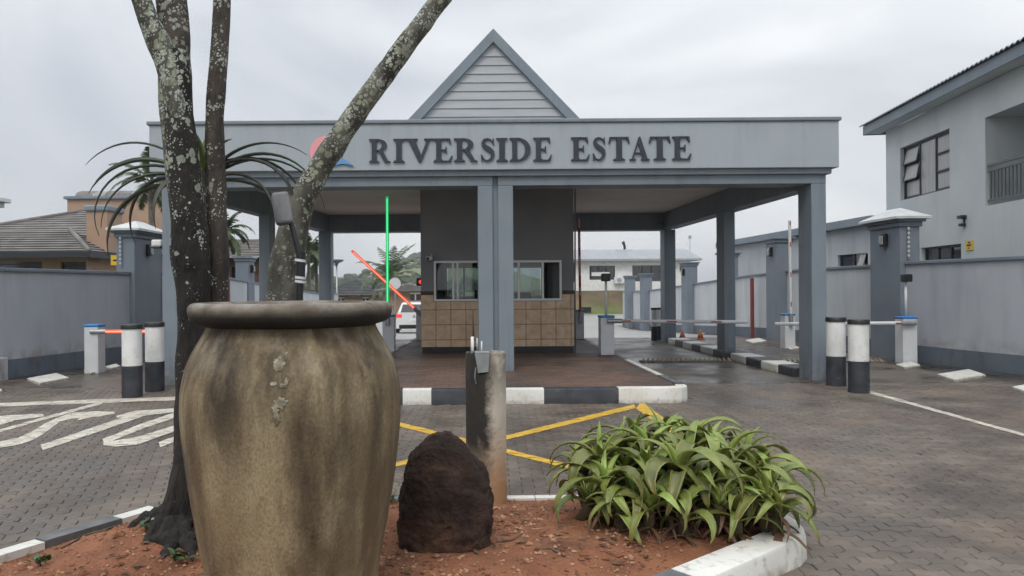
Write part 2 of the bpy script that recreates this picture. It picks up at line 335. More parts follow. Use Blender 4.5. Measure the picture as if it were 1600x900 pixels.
# near pavers one by one, the others joined
def vis_key(p):
    x, y = p[0], p[1]; pxl = CX + F * x / y; pyl = CY + F * CAMZ / y
    hid = (285 < pxl < 625) or not (-20 < pxl < 1620 and pyl < 915) or (860 < pxl < 1270 and pyl > 660)
    return (hid, y)
pavers.sort(key=vis_key)
variants = {}
def paver_obj(k, p):
    x, y, rg, i, j, dz = p; v = k % 5; key = (v, j % 2)
    if key not in variants:
        mb = MB(); paver_geo(mb, 0, 0, 0, 0, j % 2, 0, localise=True)
        me = mb.mesh('paver', pave_m); a = me.attributes.new('tint', 'FLOAT', 'POINT'); a.data.foreach_set('value', [(v * .23 + .04) % 1] * len(me.vertices)); variants[key] = me
    o = bpy.data.objects.new('paver', variants[key]); COL.objects.link(o); o.parent = road
    lx = i * PL + PL / 2 * (j % 2); ly = j * PH; ca, sa = math.cos(ROT[rg]), math.sin(ROT[rg])
    o.location = (ca * lx - sa * ly, sa * lx + ca * ly, dz); o.rotation_euler = (0, 0, ROT[rg])
for k, p in enumerate(pavers[:300]): paver_obj(int(rnd() * 5), p)
pm = MB(); tint = []
for p in pavers[300:]:
    b0 = len(pm.v); paver_geo(pm, *p); tint += [rnd()] * (len(pm.v) - b0)
po = pm.build('pavers', pave_m, road); po['kind'] = 'stuff'
a = po.data.attributes.new('tint', 'FLOAT', 'POINT'); a.data.foreach_set('value', tint)

# --- paint laid on the paver tops
def clip(poly, quad):
    n = len(quad); ar = sum(quad[i][0] * quad[(i + 1) % n][1] - quad[(i + 1) % n][0] * quad[i][1] for i in range(n))
    if ar < 0: quad = quad[::-1]
    for i in range(n):
        ax, ay = quad[i]; bx, by = quad[(i + 1) % n]; out_ = []
        def sd_(p): return (bx - ax) * (p[1] - ay) - (by - ay) * (p[0] - ax)
        for k in range(len(poly)):
            p, q = poly[k], poly[(k + 1) % len(poly)]; a1, a2 = sd_(p), sd_(q)
            if a1 >= 0: out_.append(p)
            if (a1 >= 0) != (a2 >= 0): t = a1 / (a1 - a2); out_.append((p[0] + t * (q[0] - p[0]), p[1] + t * (q[1] - p[1])))
        poly = out_
        if len(poly) < 3: return []
    return poly
def seg_quad(a, b, w):
    a = Vector(a[:2]); b = Vector(b[:2]); t = (b - a).normalized(); n = Vector((-t.y, t.x)) * w / 2
    return [tuple(a - n), tuple(b - n), tuple(b + n), tuple(a + n)]
def marking(name, quads, m, label, cat, group=None):
    mb = MB()
    for qi, q in enumerate(quads):
        x0 = min(p[0] for p in q) - .2; x1 = max(p[0] for p in q) + .2; y0 = min(p[1] for p in q) - .2; y1 = max(p[1] for p in q) + .2
        for (x, y, rg, i, j, dz) in pavers:
            if not (x0 < x < x1 and y0 < y < y1): continue
            ca, sa = math.cos(ROT[rg]), math.sin(ROT[rg])
            pl = clip([(ca * p[0] - sa * p[1], sa * p[0] + ca * p[1]) for p in paver_outline(i, j, .0009)], q)
            if len(pl) >= 3: mb.add([(p[0], p[1], dz + .0035 + qi * .0004) for p in pl], [tuple(range(len(pl)))])
    if mb.v: return tag(mb.build(name, m), label, cat, group)
def gl(pts): return [ground(*p) for p in pts]
def strokes(pts, w):
    g_ = gl(pts); return [seg_quad(g_[i], g_[i + 1], w) for i in range(len(g_) - 1)]
def sp_(pts, w):
    out_ = []
    for i in range(len(pts) - 1):
        a, b = Vector(pts[i]), Vector(pts[i + 1]); w0, w1 = (w, w) if not hasattr(w, '__len__') else (w[i], w[i + 1]); t = (b - a).normalized(); n = Vector((-t.y, t.x))
        out_.append([tuple(ground(*(a - n * w0 / 2)))[:2], tuple(ground(*(b - n * w1 / 2)))[:2], tuple(ground(*(b + n * w1 / 2)))[:2], tuple(ground(*(a + n * w0 / 2)))[:2]])
    return out_
marking('lane_line', sp_([(1352, 611), (1640, 691)], 4), paint_m, 'thin white lane line running from the right bollards toward the frame edge', 'road marking')
marking('stop_line', sp_([(-40, 634), (120, 628.5), (300, 622)], 5.5), paint_m, 'broad white stop line across the left entry lane by the bollards', 'road marking')
marking('lane_line', sp_([(-60, 690), (160, 629)], 4.2), paint_m, 'thin white diagonal line meeting the stop line on the left', 'road marking')
LG = 'painted letters on the left lane'
marking('road_letter', sp_([(179, 645), (150, 647.5), (112, 650), (92, 656), (74, 667), (52, 681), (30, 690), (0, 695), (-50, 698)], [3, 9, 9, 7, 12, 13, 11, 10, 10]) + sp_([(150, 648), (122, 656.5)], [6, 2]), paint_m, 'painted white road letter S left of the pot', 'road marking', LG)
marking('road_letter', sp_([(182, 651.5), (210, 647), (275, 641)], [3, 9, 6]) + sp_([(65, 700), (225, 646)], 9), paint_m, 'painted white road letter T with long slanted stem', 'road marking', LG)
marking('road_letter', sp_([(300, 640), (222, 666), (180, 683), (162, 691), (178, 694), (215, 689), (240, 681), (300, 661), (330, 648), (328, 640), (300, 640)], [8, 8, 8, 10, 9, 12, 10, 8, 8, 8, 8]), paint_m, 'painted white road letter O partly hidden by the tree trunk', 'road marking', LG)
marking('road_letter', sp_([(249, 695), (390, 646)], 8) + sp_([(385, 646), (430, 644), (432, 652), (380, 664), (340, 667)], 8), paint_m, 'painted white stroke of road letter P beside the tree trunk', 'road marking', LG)
marking('road_letter', sp_([(68, 649), (20, 653), (-60, 662)], [4, 9, 9]) + sp_([(20, 656), (-60, 680)], 5), paint_m, 'painted white letter end at the far left of the diagonal line', 'road marking')
YG = 'yellow box marking'
marking('yellow_line', sp_([(590, 655), (888, 729)], 6.5), yellow_m, 'yellow box diagonal running from behind the pot to the aloe clump', 'road marking', YG)
marking('yellow_line', sp_([(600, 731), (992, 635)], 6.5), yellow_m, 'yellow box diagonal rising toward the right kerb corner', 'road marking', YG)
marking('yellow_line', sp_([(998, 633), (1075, 690)], 14), yellow_m, 'thick yellow box edge above the aloe clump', 'road marking', YG)

# ================================================================== KERBS AND ISLANDS
def kerb_run(name, path, width, h, segs, label_unused=None, z0=-.02, inner=1):
    """path of points; kerb stones follow it, width to its left (inner=1) or right; segs = [(length, material)]"""
    P = [Vector((p[0], p[1])) for p in path]; cum = [0]
    for i in range(len(P) - 1): cum.append(cum[-1] + (P[i + 1] - P[i]).length)
    def pt(s):
        s = min(max(s, 0), cum[-1] - 1e-6)
        for i in range(len(P) - 1):
            if s <= cum[i + 1]: return P[i].lerp(P[i + 1], (s - cum[i]) / (cum[i + 1] - cum[i]))
        return P[-1]
    def nrm(s):
        t = (pt(s + .05) - pt(s - .05)).normalized(); return Vector((-t.y, t.x)) * inner
    root = thing(name, None, None, (P[0].x, P[0].y, 0)); root['kind'] = 'structure'
    s = 0.0; k = 0
    while s < cum[-1] - .02:
        ln, m = segs[k % len(segs)]; e = min(s + ln, cum[-1]); mb = MB(); nn = max(2, int((e - s) / .12) + 1)
        A = []; dzz = ru(-.004, .004)
        for q in range(nn + 1):
            t = s + .003 + (e - s - .006) * q / nn; c = pt(t); n = nrm(t); zz = gz(c.y); wv = .004 * noise.noise(Vector((c.x * 5, c.y * 5, 2)))
            for u, z in ((.0 + wv, z0), (.006 + wv, h - .022), (.013 + wv, h - .007), (.028 + wv, h), (width, h), (width, z0)): A.append((c.x + n.x * u, c.y + n.y * u, zz + z + (dzz if z > 0 else 0)))
        fs = [(q * 6 + r, q * 6 + r + 1, (q + 1) * 6 + r + 1, (q + 1) * 6 + r) for q in range(nn) for r in range(5)] + [tuple(range(6)), tuple(nn * 6 + r for r in range(6))[::-1]]
        if inner > 0: fs = [f[::-1] for f in fs]
        mb.add(A, fs); mb.build('kerb_stone', m, root, smooth=True, angle=35); s = e; k += 1
    return root
Wt, Bk, Gy = kwhite_m, kblack_m, kgrey_m
kerb_run('island_front_kerb', [(-1.95, 10.55), (2.9, 10.55), (3.08, 10.62), (3.17, 10.8), (3.2, 11.1)], .16, .21, [(.4, Wt), (.72, Bk), (.4, Wt), (.49, Bk), (1.06, Wt), (1.02, Bk), (.9, Wt)])
kerb_run('island_side_kerb', [(3.2, 11.1), (3.25, 16), (3.45, 24)], .12, .2, [(1.1, Gy), (1.2, Wt), (1.4, Wt), (1.0, Gy)])
kerb_run('island_left_kerb', [(-1.2, 24), (-1.6, 18), (-1.95, 10.55)], .12, .2, [(1.2, Gy), (1.2, Wt)])
isl_m = mat('island pavers red brown', (.075, .05, .04), (.12, .078, .06), 1.0, .5, .0015, 30, rough2=.7, detail=6)
overlay(isl_m, (.05, .045, .042), .7, .5, .7, .8, off=(2, 5, 0)); 
n_ = isl_m.node_tree.nodes; l_ = isl_m.node_tree.links; br = n_.new('ShaderNodeTexBrick'); br.offset = .0; br.inputs['Scale'].default_value = 1; br.inputs['Brick Width'].default_value = PL; br.inputs['Row Height'].default_value = PH; br.inputs['Mortar Size'].default_value = .005; br.inputs['Color1'].default_value = (1, 1, 1, 1); br.inputs['Color2'].default_value = (.7, .7, .7, 1); br.inputs['Mortar'].default_value = (.3, .3, .3, 1)
gn = n_.new('ShaderNodeNewGeometry'); l_.new(gn.outputs['Position'], br.inputs['Vector']); mm = n_.new('ShaderNodeMix'); mm.data_type = 'RGBA'; mm.blend_type = 'MULTIPLY'; mm.inputs['Factor'].default_value = .85
b_ = n_['Principled BSDF']; l_.new(b_.inputs['Base Color'].links[0].from_socket, mm.inputs[6]); l_.new(br.outputs[0], mm.inputs[7]); l_.new(mm.outputs[2], b_.inputs['Base Color'])
mb = MB(); mb.prism([(-1.83, 10.7), (2.88, 10.7), (3.06, 10.9), (3.13, 16), (3.32, 23.9), (-1.07, 23.9), (-1.47, 18)], -.05, .192); isl = tag(mb.build('centre_island', isl_m), kind='structure')
ISL_Z = .192
mb = MB()
for j in range(int(10.72 / .1), int(15.4 / .1)):
    for i in range(-10, 17):
        x0, y0 = i * .2 + (.1 if j % 2 else 0), j * .1
        if x0 < -1.75 + (y0 - 10.7) * .03 or x0 + .2 > 3.08: continue
        z = ISL_Z + ru(.002, .006); a, b = .004, .009
        mb.add([(x0 + a, y0 + a, ISL_Z - .004), (x0 + .2 - a, y0 + a, ISL_Z - .004), (x0 + .2 - a, y0 + .1 - a, ISL_Z - .004), (x0 + a, y0 + .1 - a, ISL_Z - .004), (x0 + b, y0 + b, z), (x0 + .2 - b, y0 + b, z), (x0 + .2 - b, y0 + .1 - b, z), (x0 + b, y0 + .1 - b, z)], [(4, 5, 6, 7), (0, 1, 5, 4), (1, 2, 6, 5), (2, 3, 7, 6), (3, 0, 4, 7)])
isp_m = mat('island paver brown', (.095, .058, .042), (.16, .10, .075), 1.0, .45, .0015, 60, rough2=.7, detail=6); overlay(isp_m, (.05, .042, .037), .9, .46, .66, .85, off=(2, 5, 0), detail=7); overlay(isp_m, (.055, .035, .025), 4, .5, .68, .6, detail=7)
ip_ = mb.build('island_pavers', isp_m, isl); ip_['kind'] = 'stuff'
# lane divider kerb on the right, painted on both sides
kd = thing('lane_divider_kerb', None, None, (5.8, 13.4, 0)); kd['kind'] = 'structure'
ycuts = [(13.45, 14.1, Bk), (14.1, 14.9, Wt), (14.9, 15.7, Bk), (15.7, 16.6, Wt), (16.6, 17.75, Bk), (17.75, 18.7, Wt), (18.7, 19.4, Bk), (19.4, 20.2, Wt), (20.2, 20.9, Bk), (20.9, 21.6, Wt)]
for y0, y1, m in ycuts:
    mb = MB(); mb.box(5.78, 6.24, y0 + .004, y1 - .004, -.02, .16 + ru(-.004, .004)); mb.build('kerb_stone', m, kd, bevel=.025)
kerb_run('planter_kerb_right', [(1.98, 5.5), (2.06, 5.3), (2.06, 4.7), (2.03, 4.52), (1.93, 4.39), (1.19, 3.78), (-.2, 2.75)], .2, .155, [(1.15, Wt), (.98, Wt), (.9, Gy), (.9, Wt), (.9, Bk)], inner=-1)
kerb_run('planter_kerb_left', [(-2.3, 2.3), (-3.1, 3.3), (-2.66, 4.3), (-2.14, 5.18)], .13, .15, [(1.2, Bk), (1.0, Wt), (.42, Wt), (.5, Gy), (.8, Wt)], inner=-1)
kerb_run('planter_kerb_back', [(-2.14, 5.18), (-1.9, 5.48), (-1.5, 5.55), (1.95, 5.55)], .11, .11, [(.7, Wt), (.9, Wt), (.5, Gy)], inner=-1)

# soil of the planter
soil_m = mat('red soil', (.165, .06, .029), (.30, .125, .062), 3.2, .95, .025, 45, detail=10, p0=.32, p1=.68)
overlay(soil_m, (.045, .024, .016), 1.7, .55, .72, .7, detail=8); overlay(soil_m, (.24, .13, .08), 22, .62, .74, .5, detail=4)
def edge_dist(x, y):
    p = Vector((x, y)); best = 9
    for i in range(len(planter)):
        a = Vector(planter[i]); b = Vector(planter[(i + 1) % len(planter)]); t = max(0, min(1, (p - a).dot(b - a) / (b - a).length_squared)); best = min(best, (p - a.lerp(b, t)).length)
    return best
def soil_z(x, y):
    ed = max(0, min(1, (edge_dist(x, y) - .12) / .6)); ed = ed * ed * (3 - 2 * ed)
    return .095 + .085 * ed + (.3 + .7 * ed) * (.02 * noise.noise(Vector((x * 1.6, y * 1.6, 1))) + .014 * noise.noise(Vector((x * 6, y * 6, 4))) + .007 * noise.noise(Vector((x * 19, y * 19, 9)))) + .1 * math.exp(-((x + 1.72) ** 2 + (y - 4.5) ** 2) / .22)
mb = MB(); st = .045; idx = {}
def cell_in(i, j): return all(inside((-3.2 + (i + a) * st, 2.2 + (j + b) * st), planter) for a, b in ((0, 0), (1, 0), (1, 1), (0, 1)))
for j in range(76):
    for i in range(120):
        if not cell_in(i, j): continue
        q = []
        for a, b in ((0, 0), (1, 0), (1, 1), (0, 1)):
            k = (i + a, j + b)
            if k not in idx: x, y = -3.2 + k[0] * st, 2.2 + k[1] * st; idx[k] = len(mb.v); mb.v.append((x, y, soil_z(x, y)))
            q.append(idx[k])
        mb.f.append(tuple(q)); mb.m.append(0)
tag(mb.build('planter_soil', soil_m, smooth=True), kind='structure')
peb_m = mat('soil pebbles', (.16, .065, .033), (.40, .24, .14), 9, .9, p0=.42, p1=.6)
def pebble(mb, c, r):
    base = [(1, 0, 0), (-1, 0, 0), (0, 1, 0), (0, -1, 0), (0, 0, 1), (0, 0, -1)]; a = rnd() * 6.3
    vs = []
    for b in base:
        v = Vector(b) * r * ru(.65, 1.25); v = Vector((v.x * math.cos(a) - v.y * math.sin(a), v.x * math.sin(a) + v.y * math.cos(a), v.z * .7)); vs.append((c[0] + v.x, c[1] + v.y, c[2] + v.z))
    mb.add(vs, [(0, 2, 4), (2, 1, 4), (1, 3, 4), (3, 0, 4), (2, 0, 5), (1, 2, 5), (3, 1, 5), (0, 3, 5)])
mb = MB(); n = 0
while n < 6500:
    x, y = ru(-2.9, 2), ru(3.0, 5.45)
    if not inside((x, y), planter): continue
    dn = noise.noise(Vector((x * 1.8, y * 1.8, 7)))
    if rnd() > .45 + dn * 1.2 + (.35 if abs(x - .05) < .5 and y < 4.3 else 0): continue
    r = .004 + .013 * rnd() ** 3 + (.01 if rnd() < .03 else 0); pebble(mb, (x, y, soil_z(x, y) + r * .25), r); n += 1
tag(mb.build('pebbles', peb_m), kind='stuff')
mb = MB(); n = 0
while n < 420:      # clods of soil
    x, y = ru(-2.8, 1.9), ru(3.0, 5.4)
    if not inside((x, y), planter) or edge_dist(x, y) < .2 or noise.noise(Vector((x * 2.2, y * 2.2, 3))) < -.05: continue
    r = .01 + .022 * rnd() ** 2.5; pebble(mb, (x, y, soil_z(x, y) + r * .1), r); n += 1
tag(mb.build('soil_clods', soil_m, smooth=False), kind='stuff')
lit_m = mat('leaf litter', (.05, .03, .018), (.14, .09, .05), 20, .9); mb = MB(); n = 0
while n < 260:
    x, y = ru(-2.7, 1.9), ru(3.1, 5.4)
    if not inside((x, y), planter) or edge_dist(x, y) < .1 or noise.noise(Vector((x * 1.7, y * 1.7, 12))) < .0: continue
    a = rnd() * 6.28; l2 = ru(.012, .04); w2 = l2 * ru(.2, .4); z = soil_z(x, y) + .008; dx, dy = math.cos(a), math.sin(a)
    mb.add([(x - dx * l2, y - dy * l2, z), (x - dy * w2, y + dx * w2, z + .008), (x + dx * l2, y + dy * l2, z + ru(0, .01)), (x + dy * w2, y - dx * w2, z + .003)], [(0, 1, 2, 3)]); n += 1
tag(mb.build('leaf_litter', lit_m), kind='stuff')

# ================================================================== ENTRANCE CANOPY
FY = 12.94                                    # front face of the columns
cn = thing('entrance_canopy', 'blue grey flat roofed entrance canopy with gable and charcoal lettering over the gates', 'canopy', (.5, FY, 0))
XL, XR = -5.2, 6.30
top_z, fas_b, band_b, beam_b, ceil_z = 4.345, 3.57, 3.475, 3.32, 3.74
def colm(x0, x1, y0, y1, z0, z1, xoff=0): mb = MB(); mb.box(x0, x1, y0, y1, z0, z1); return mb.build('column', trim_m, cn, bevel=.012)
colm(5.895, 6.145, FY, FY + .52, -.02, beam_b); colm(5.80, 6.05, 17.0, 17.5, -.02, 3.27); colm(5.86, 6.18, 22.2, 22.7, -.02, 3.25)
colm(-5.05, -4.80, FY, FY + .52, -.02, beam_b); colm(-4.52, -4.27, 17.1, 17.6, -.02, 3.27); colm(-4.14, -3.79, 22.2, 22.7, -.02, 3.25)
colm(.275, .525, FY + .001, FY + .52, ISL_Z - .02, beam_b); colm(.615, .87, FY + .001, FY + .52, ISL_Z - .02, beam_b)
mb = MB(); mb.box(.525, .615, FY + .07, FY + .4, ISL_Z - .02, beam_b + .15); mb.build('expansion_joint_panel', trim_m, cn)
# front beam in two lengths either side of the joint
mb = MB(); mb.box(-5.05, .525, FY, FY + .5, beam_b, band_b + .02); mb.build('front_beam', trim_m, cn, bevel=.008)
mb = MB(); mb.box(.615, 6.145, FY, FY + .5, beam_b, band_b + .02); mb.build('front_beam', trim_m, cn, bevel=.008)
mb = MB(); mb.box(-5.12, 6.21, FY - .07, FY + .45, band_b, fas_b + .01); mb.build('lower_band', trim_m, cn, bevel=.01)
mb = MB(); mb.box(XL, XR, FY - .14, FY + .3, fas_b, top_z); fascia = mb.build('fascia', fascia_m, cn, bevel=.01)
mb = MB(); mb.box(XL - .035, XR + .035, FY - .175, FY + .35, top_z, top_z + .065); mb.build('coping', trim_m, cn, bevel=.015)
# side parapets and beams (the left side closes in towards the back), roof slab, ceiling
def slab4(b, z0, z1): m_ = MB(); m_.hexa([(x, y, z0) for x, y in b], [(x, y, z1) for x, y in b]); return m_
slab4([(6.0, FY + .32), (6.28, FY + .32), (6.34, 22.75), (6.06, 22.75)], beam_b - .02, top_z - .01).build('side_parapet', trim_m, cn)
slab4([(5.80, FY + .5), (6.0, FY + .5), (6.06, 22.75), (5.86, 22.75)], 3.26, ceil_z + .1).build('side_beam', trim_m, cn)
slab4([(XL + .02, FY + .32), (XL + .25, FY + .32), (-4.1, 22.75), (-4.3, 22.75)], beam_b - .02, top_z - .01).build('side_parapet', trim_m, cn)
slab4([(XL + .25, FY + .5), (-4.78, FY + .5), (-3.79, 22.75), (-4.1, 22.75)], 3.26, ceil_z + .1).build('side_beam', trim_m, cn)
mb = MB(); mb.box(-4.1, 6.06, 22.2, 22.75, 3.24, ceil_z + .08); mb.build('back_beam', trim_m, cn)
slab4([(XL + .28, FY + .31), (5.99, FY + .31), (6.05, 22.72), (-4.08, 22.72)], ceil_z, ceil_z + .05).build('ceiling', ceil_m, cn)
slab4([(XL + .28, FY + .36), (5.99, FY + .36), (6.05, 22.7), (-4.08, 22.7)], ceil_z + .12, ceil_z + .25).build('roof_slab', trim_m, cn)
# gable over the booth
GY = 15.5; gx0 = at(770.5, 46, GY).x; apex = at(770.5, 46, GY).z; slope = 145 / 137.5
gb = 3.9; hw = (apex - gb) / slope
mb = MB()
for s in (-1, 1):
    t = .25
    mb.front([(gx0, apex), (gx0 + s * hw, gb), (gx0 + s * (hw - t), gb), (gx0, apex - t * slope)], GY - .06, GY + .06)
gab = mb.build('gable', trim_m, cn)
mb = MB()
for s in (-1, 1):
    for (a0, a1) in ((0, .07),):
        mb.hexa([(gx0, GY - .05, apex - .07), (gx0 + s * (hw), GY - .05, gb - .07), (gx0 + s * (hw), GY + 4.6, gb - .07), (gx0, GY + 4.6, apex - .07)], [(gx0, GY - .05, apex - .005), (gx0 + s * (hw), GY - .05, gb - .005), (gx0 + s * hw, GY + 4.6, gb - .005), (gx0, GY + 4.6, apex - .005)])
mb.build('roof', asph_tile, cn)
ys_px = [62, 86.7, 100.4, 114, 127.4, 140.8, 154.2, 167.6, 181, 195]
zs = [at(770, p, GY).z for p in ys_px] + [gb]
for i in range(len(zs) - 1):
    zt, zb = zs[i], zs[i + 1] - .012; w0 = (apex - zt) / slope - .19; w1 = (apex - zb) / slope - .19
    m_ = MB(); w0 = max(w0, .01)
    m_.add([(gx0 - w0, GY + .035, zt), (gx0 + w0, GY + .035, zt), (gx0 + w1, GY + .012, zb), (gx0 - w1, GY + .012, zb), (gx0 - w0, GY + .06, zt), (gx0 + w0, GY + .06, zt), (gx0 + w1, GY + .06, zb), (gx0 - w1, GY + .06, zb)],
           [(3, 2, 1, 0), (4, 5, 6, 7), (0, 1, 5, 4), (2, 3, 7, 6), (1, 2, 6, 5), (3, 0, 4, 7)])
    m_.build('siding_board', siding_m, gab)
# --- lettering: serif capitals drawn as strokes with a little different relief each
def arc(cx, cy, rx, ry, a0, a1, n=14): return [(cx + rx * math.cos(R(a0 + (a1 - a0) * i / n)), cy + ry * math.sin(R(a0 + (a1 - a0) * i / n))) for i in range(n + 1)]
def rect(x0, x1, y0, y1): return [(x0, y0), (x1, y0), (x1, y1), (x0, y1)]
def serif(x0, x1, y, up, st0, st1):   # bracketed foot
    s = 1 if up else -1
    return [(x0, y), (x1, y), (x1, y + s * .045), (st1 + .05, y + s * .07), (st1, y + s * .12), (st0, y + s * .12), (st0 - .05, y + s * .07), (x0, y + s * .045)]
def stem(x, w=.19): return [rect(x, x + w, .02, .98), serif(x - .1, x + w + .1, 0, True, x, x + w), serif(x - .1, x + w + .1, 1, False, x, x + w)]
G = {
 'I': (.42, stem(.115)),
 'E': (.74, stem(.11) + [rect(.25, .66, .0, .055), rect(.25, .64, .945, 1), rect(.25, .5, .475, .53), [(.62, 0), (.66, 0), (.72, .27), (.69, .27), (.58, .06)], [(.6, 1), (.64, 1), (.67, .75), (.64, .75), (.55, .94)], [(.47, .36), (.5, .36), (.5, .64), (.47, .64), (.44, .53), (.44, .475)]]),
 'T': (.72, [rect(.265, .455, .02, .98), serif(.16, .56, 0, True, .265, .455), rect(.04, .68, .94, 1), [(.0, .72), (.03, .72), (.12, .95), (.06, 1), (.04, 1)], [(.72, .72), (.69, .72), (.6, .95), (.66, 1), (.68, 1)]]),
 'D': (.84, stem(.11) + [arc(.3, .5, .52, .5, 90, -90, 22) + arc(.3, .5, .31, .44, -90, 90, 22), rect(.26, .31, .94, 1), rect(.26, .31, 0, .06)]),
 'R': (.84, stem(.11) + [arc(.34, .74, .36, .26, 90, -90, 18) + arc(.34, .74, .17, .205, -90, 90, 18), rect(.26, .345, .945, 1), rect(.26, .345, .48, .535), [(.36, .5), (.54, .52), (.76, .06), (.84, .045), (.84, 0), (.62, 0)]]),
 'V': (.86, [[(.09, 1), (.3, 1), (.49, .3), (.45, 0), (.42, 0)], [(.45, 0), (.49, .3), (.68, 1), (.76, 1), (.49, .0)], rect(0, .39, .945, 1), rect(.58, .86, .945, 1)]),
 'A': (.84, [[(.39, 1), (.45, 1), (.77, 0), (.56, 0), (.35, .72)], [(.39, 1), (.37, .8), (.14, 0), (.07, 0)], rect(.0, .26, 0, .055), rect(.48, .84, 0, .055), rect(.2, .58, .27, .33)]),
}
# S as a thick swept line
def sweep(pts, ws):
    l1, l2 = [], []
    for i, p in enumerate(pts):
        a = Vector(pts[max(i - 1, 0)]); b = Vector(pts[min(i + 1, len(pts) - 1)]); t = (b - a).normalized(); n_v = Vector((-t.y, t.x)) * ws[i] / 2; q = Vector(p)
        l1.append(tuple(q + n_v)); l2.append(tuple(q - n_v))
    return l1 + l2[::-1]
sp = [(.545, .72), (.50, .86), (.40, .95), (.30, .965), (.18, .92), (.13, .80), (.165, .68), (.27, .585), (.40, .50), (.50, .40), (.525, .27), (.47, .13), (.36, .045), (.26, .035), (.15, .10), (.08, .28)]
sw = [.02, .03, .05, .07, .11, .145, .17, .20, .20, .18, .15, .12, .08, .06, .04, .02]
G['S'] = (.62, [sweep(sp, sw), [(.53, .99), (.555, .99), (.575, .69), (.545, .69), (.5, .9)], [(.06, 0), (.085, 0), (.11, .1), (.07, .31), (.04, .31)]])
spots = [('R', 576.5, 610), ('I', 614, 633), ('V', 632, 678), ('E', 677, 708), ('R', 709, 746), ('S', 750, 774), ('I', 775, 794), ('D', 796, 830), ('E', 833, 863), ('E', 892, 922), ('S', 925, 947), ('T', 951, 984), ('A', 984, 1015), ('T', 1014, 1048), ('E', 1050, 1081)]
LY = FY - .14; Ld = LY - .02
for ch, p0, p1 in spots:
    w, polys = G[ch]; pm_ = (p0 + p1) / 2; yb = 254 - (pm_ - 590) * .0088
    a0 = at(p0, yb, Ld); a1 = at(p1, yb, Ld); zb = a0.z; ht = at(pm_, yb - 36.6, Ld).z - at(pm_, yb, Ld).z; mb = MB()
    for qi, pl in enumerate(polys): mb.front([(a0.x + q[0] / w * (a1.x - a0.x), zb + q[1] * ht) for q in pl], LY - .035 - qi * .0007, LY - .002)
    mb.build('letter', letter_m, fascia)
c = at(509.5, 238, Ld); rr = at(535, 238, Ld).x - c.x
mb = MB(); mb.front([(c.x + rr * math.cos(t * math.pi / 24), c.z + rr * math.sin(t * math.pi / 24)) for t in range(48) if not (math.sin(t * math.pi / 24) < -.72)], LY - .03, LY - .002)
mb.build('logo_disc', pink_m, fascia)['label'] = 'round pink logo disc'
def px_poly(pts, d): return [(at(x, y, d).x, at(x, y, d).z) for x, y in pts]
mb = MB(); mb.front(px_poly([(511, 256), (518, 249), (528, 246.5), (538, 249), (546, 254), (552, 259), (543, 257), (534, 256), (526, 258), (516, 260)], Ld), LY - .036, LY - .003)
mb.build('logo_wave', wave_m, fascia)['label'] = 'blue wave under the pink disc'

p = at(263, 381, FY + .2)     # floodlight on the outer face of the left front column
mb = MB(); mb.box(-5.29, -5.11, FY + .12, FY + .34, p.z - .05, p.z + .07); fl_l = mb.build('floodlight', white_m, cn, bevel=.03); mb = MB(); mb.box(-5.31, -5.12, FY + .1, FY + .36, p.z - .075, p.z - .051); mb.build('lamp_lens', black_m, fl_l, bevel=.008); mb = MB(); mb.box(-5.109, -5.051, FY + .18, FY + .28, p.z - .03, p.z + .03); mb.build('bracket', steel_m, fl_l)
# ================================================================== GUARD BOOTH
BY = 16.7; bx0 = at(658, 500, BY).x; bx1 = at(897, 500, BY).x; bz0 = ISL_Z; byb = 20.3
bt = thing('guard_booth', 'dark grey guard booth with beige tiled base and sliding windows under the canopy', 'booth', ((bx0 + bx1) / 2, BY, bz0))
wz0, wz1 = at(720, 469, BY).z, at(720, 409, BY).z
wl = (at(679.5, 440, BY).x, at(757, 440, BY).x); wr = (at(797, 440, BY).x, at(876, 440, BY).x)
mb = MB(); y0, y1 = BY, BY + .2
for x0, x1, z0, z1 in ((bx0, wl[0], bz0, ceil_z), (wl[1], wr[0], bz0, ceil_z), (wr[1], bx1, bz0, ceil_z), (wl[0], wl[1], bz0, wz0), (wl[0], wl[1], wz1, ceil_z), (wr[0], wr[1], bz0, wz0), (wr[0], wr[1], wz1, ceil_z)): mb.box(x0, x1, y0, y1, z0, z1)
mb.build('front_wall', booth_m, bt)
for s, x in ((-1, bx0), (1, bx1)):      # side walls with serving hatches
    mb = MB()
    xa, xb = (x, x + .2) if s < 0 else (x - .2, x)
    mb.box(xa, xb, y1, 17.6, bz0, ceil_z); mb.box(xa, xb, 18.9, byb, bz0, ceil_z); mb.box(xa, xb, 17.6, 18.9, bz0, wz0); mb.box(xa, xb, 17.6, 18.9, wz1, ceil_z); mb.build('side_wall', booth_m, bt)
mb = MB(); bw = [(bx0 + .45, bx0 + 1.45), (bx1 - 1.55, bx1 - .3)]
xs_ = [bx0 + .2, bw[0][0], bw[0][1], bw[1][0], bw[1][1], bx1 - .2]
for i in range(5):
    if i % 2 == 0: mb.box(xs_[i], xs_[i + 1], byb - .2, byb, bz0, ceil_z)
    else: mb.box(xs_[i], xs_[i + 1], byb - .2, byb, bz0, wz0); mb.box(xs_[i], xs_[i + 1], byb - .2, byb, wz1, ceil_z)
mb.build('back_wall', booth_m, bt)
mb = MB(); mb.box(bx0 + .3, bx1 - .3, BY + .5, BY + 1.0, wz0 - .3, wz0 - .24); mb.build('counter', dark_m, bt)
ofc = thing('office_chair', 'dark office chair seen through the right booth window', 'chair', (bx1 - 1.0, 18.2, bz0))
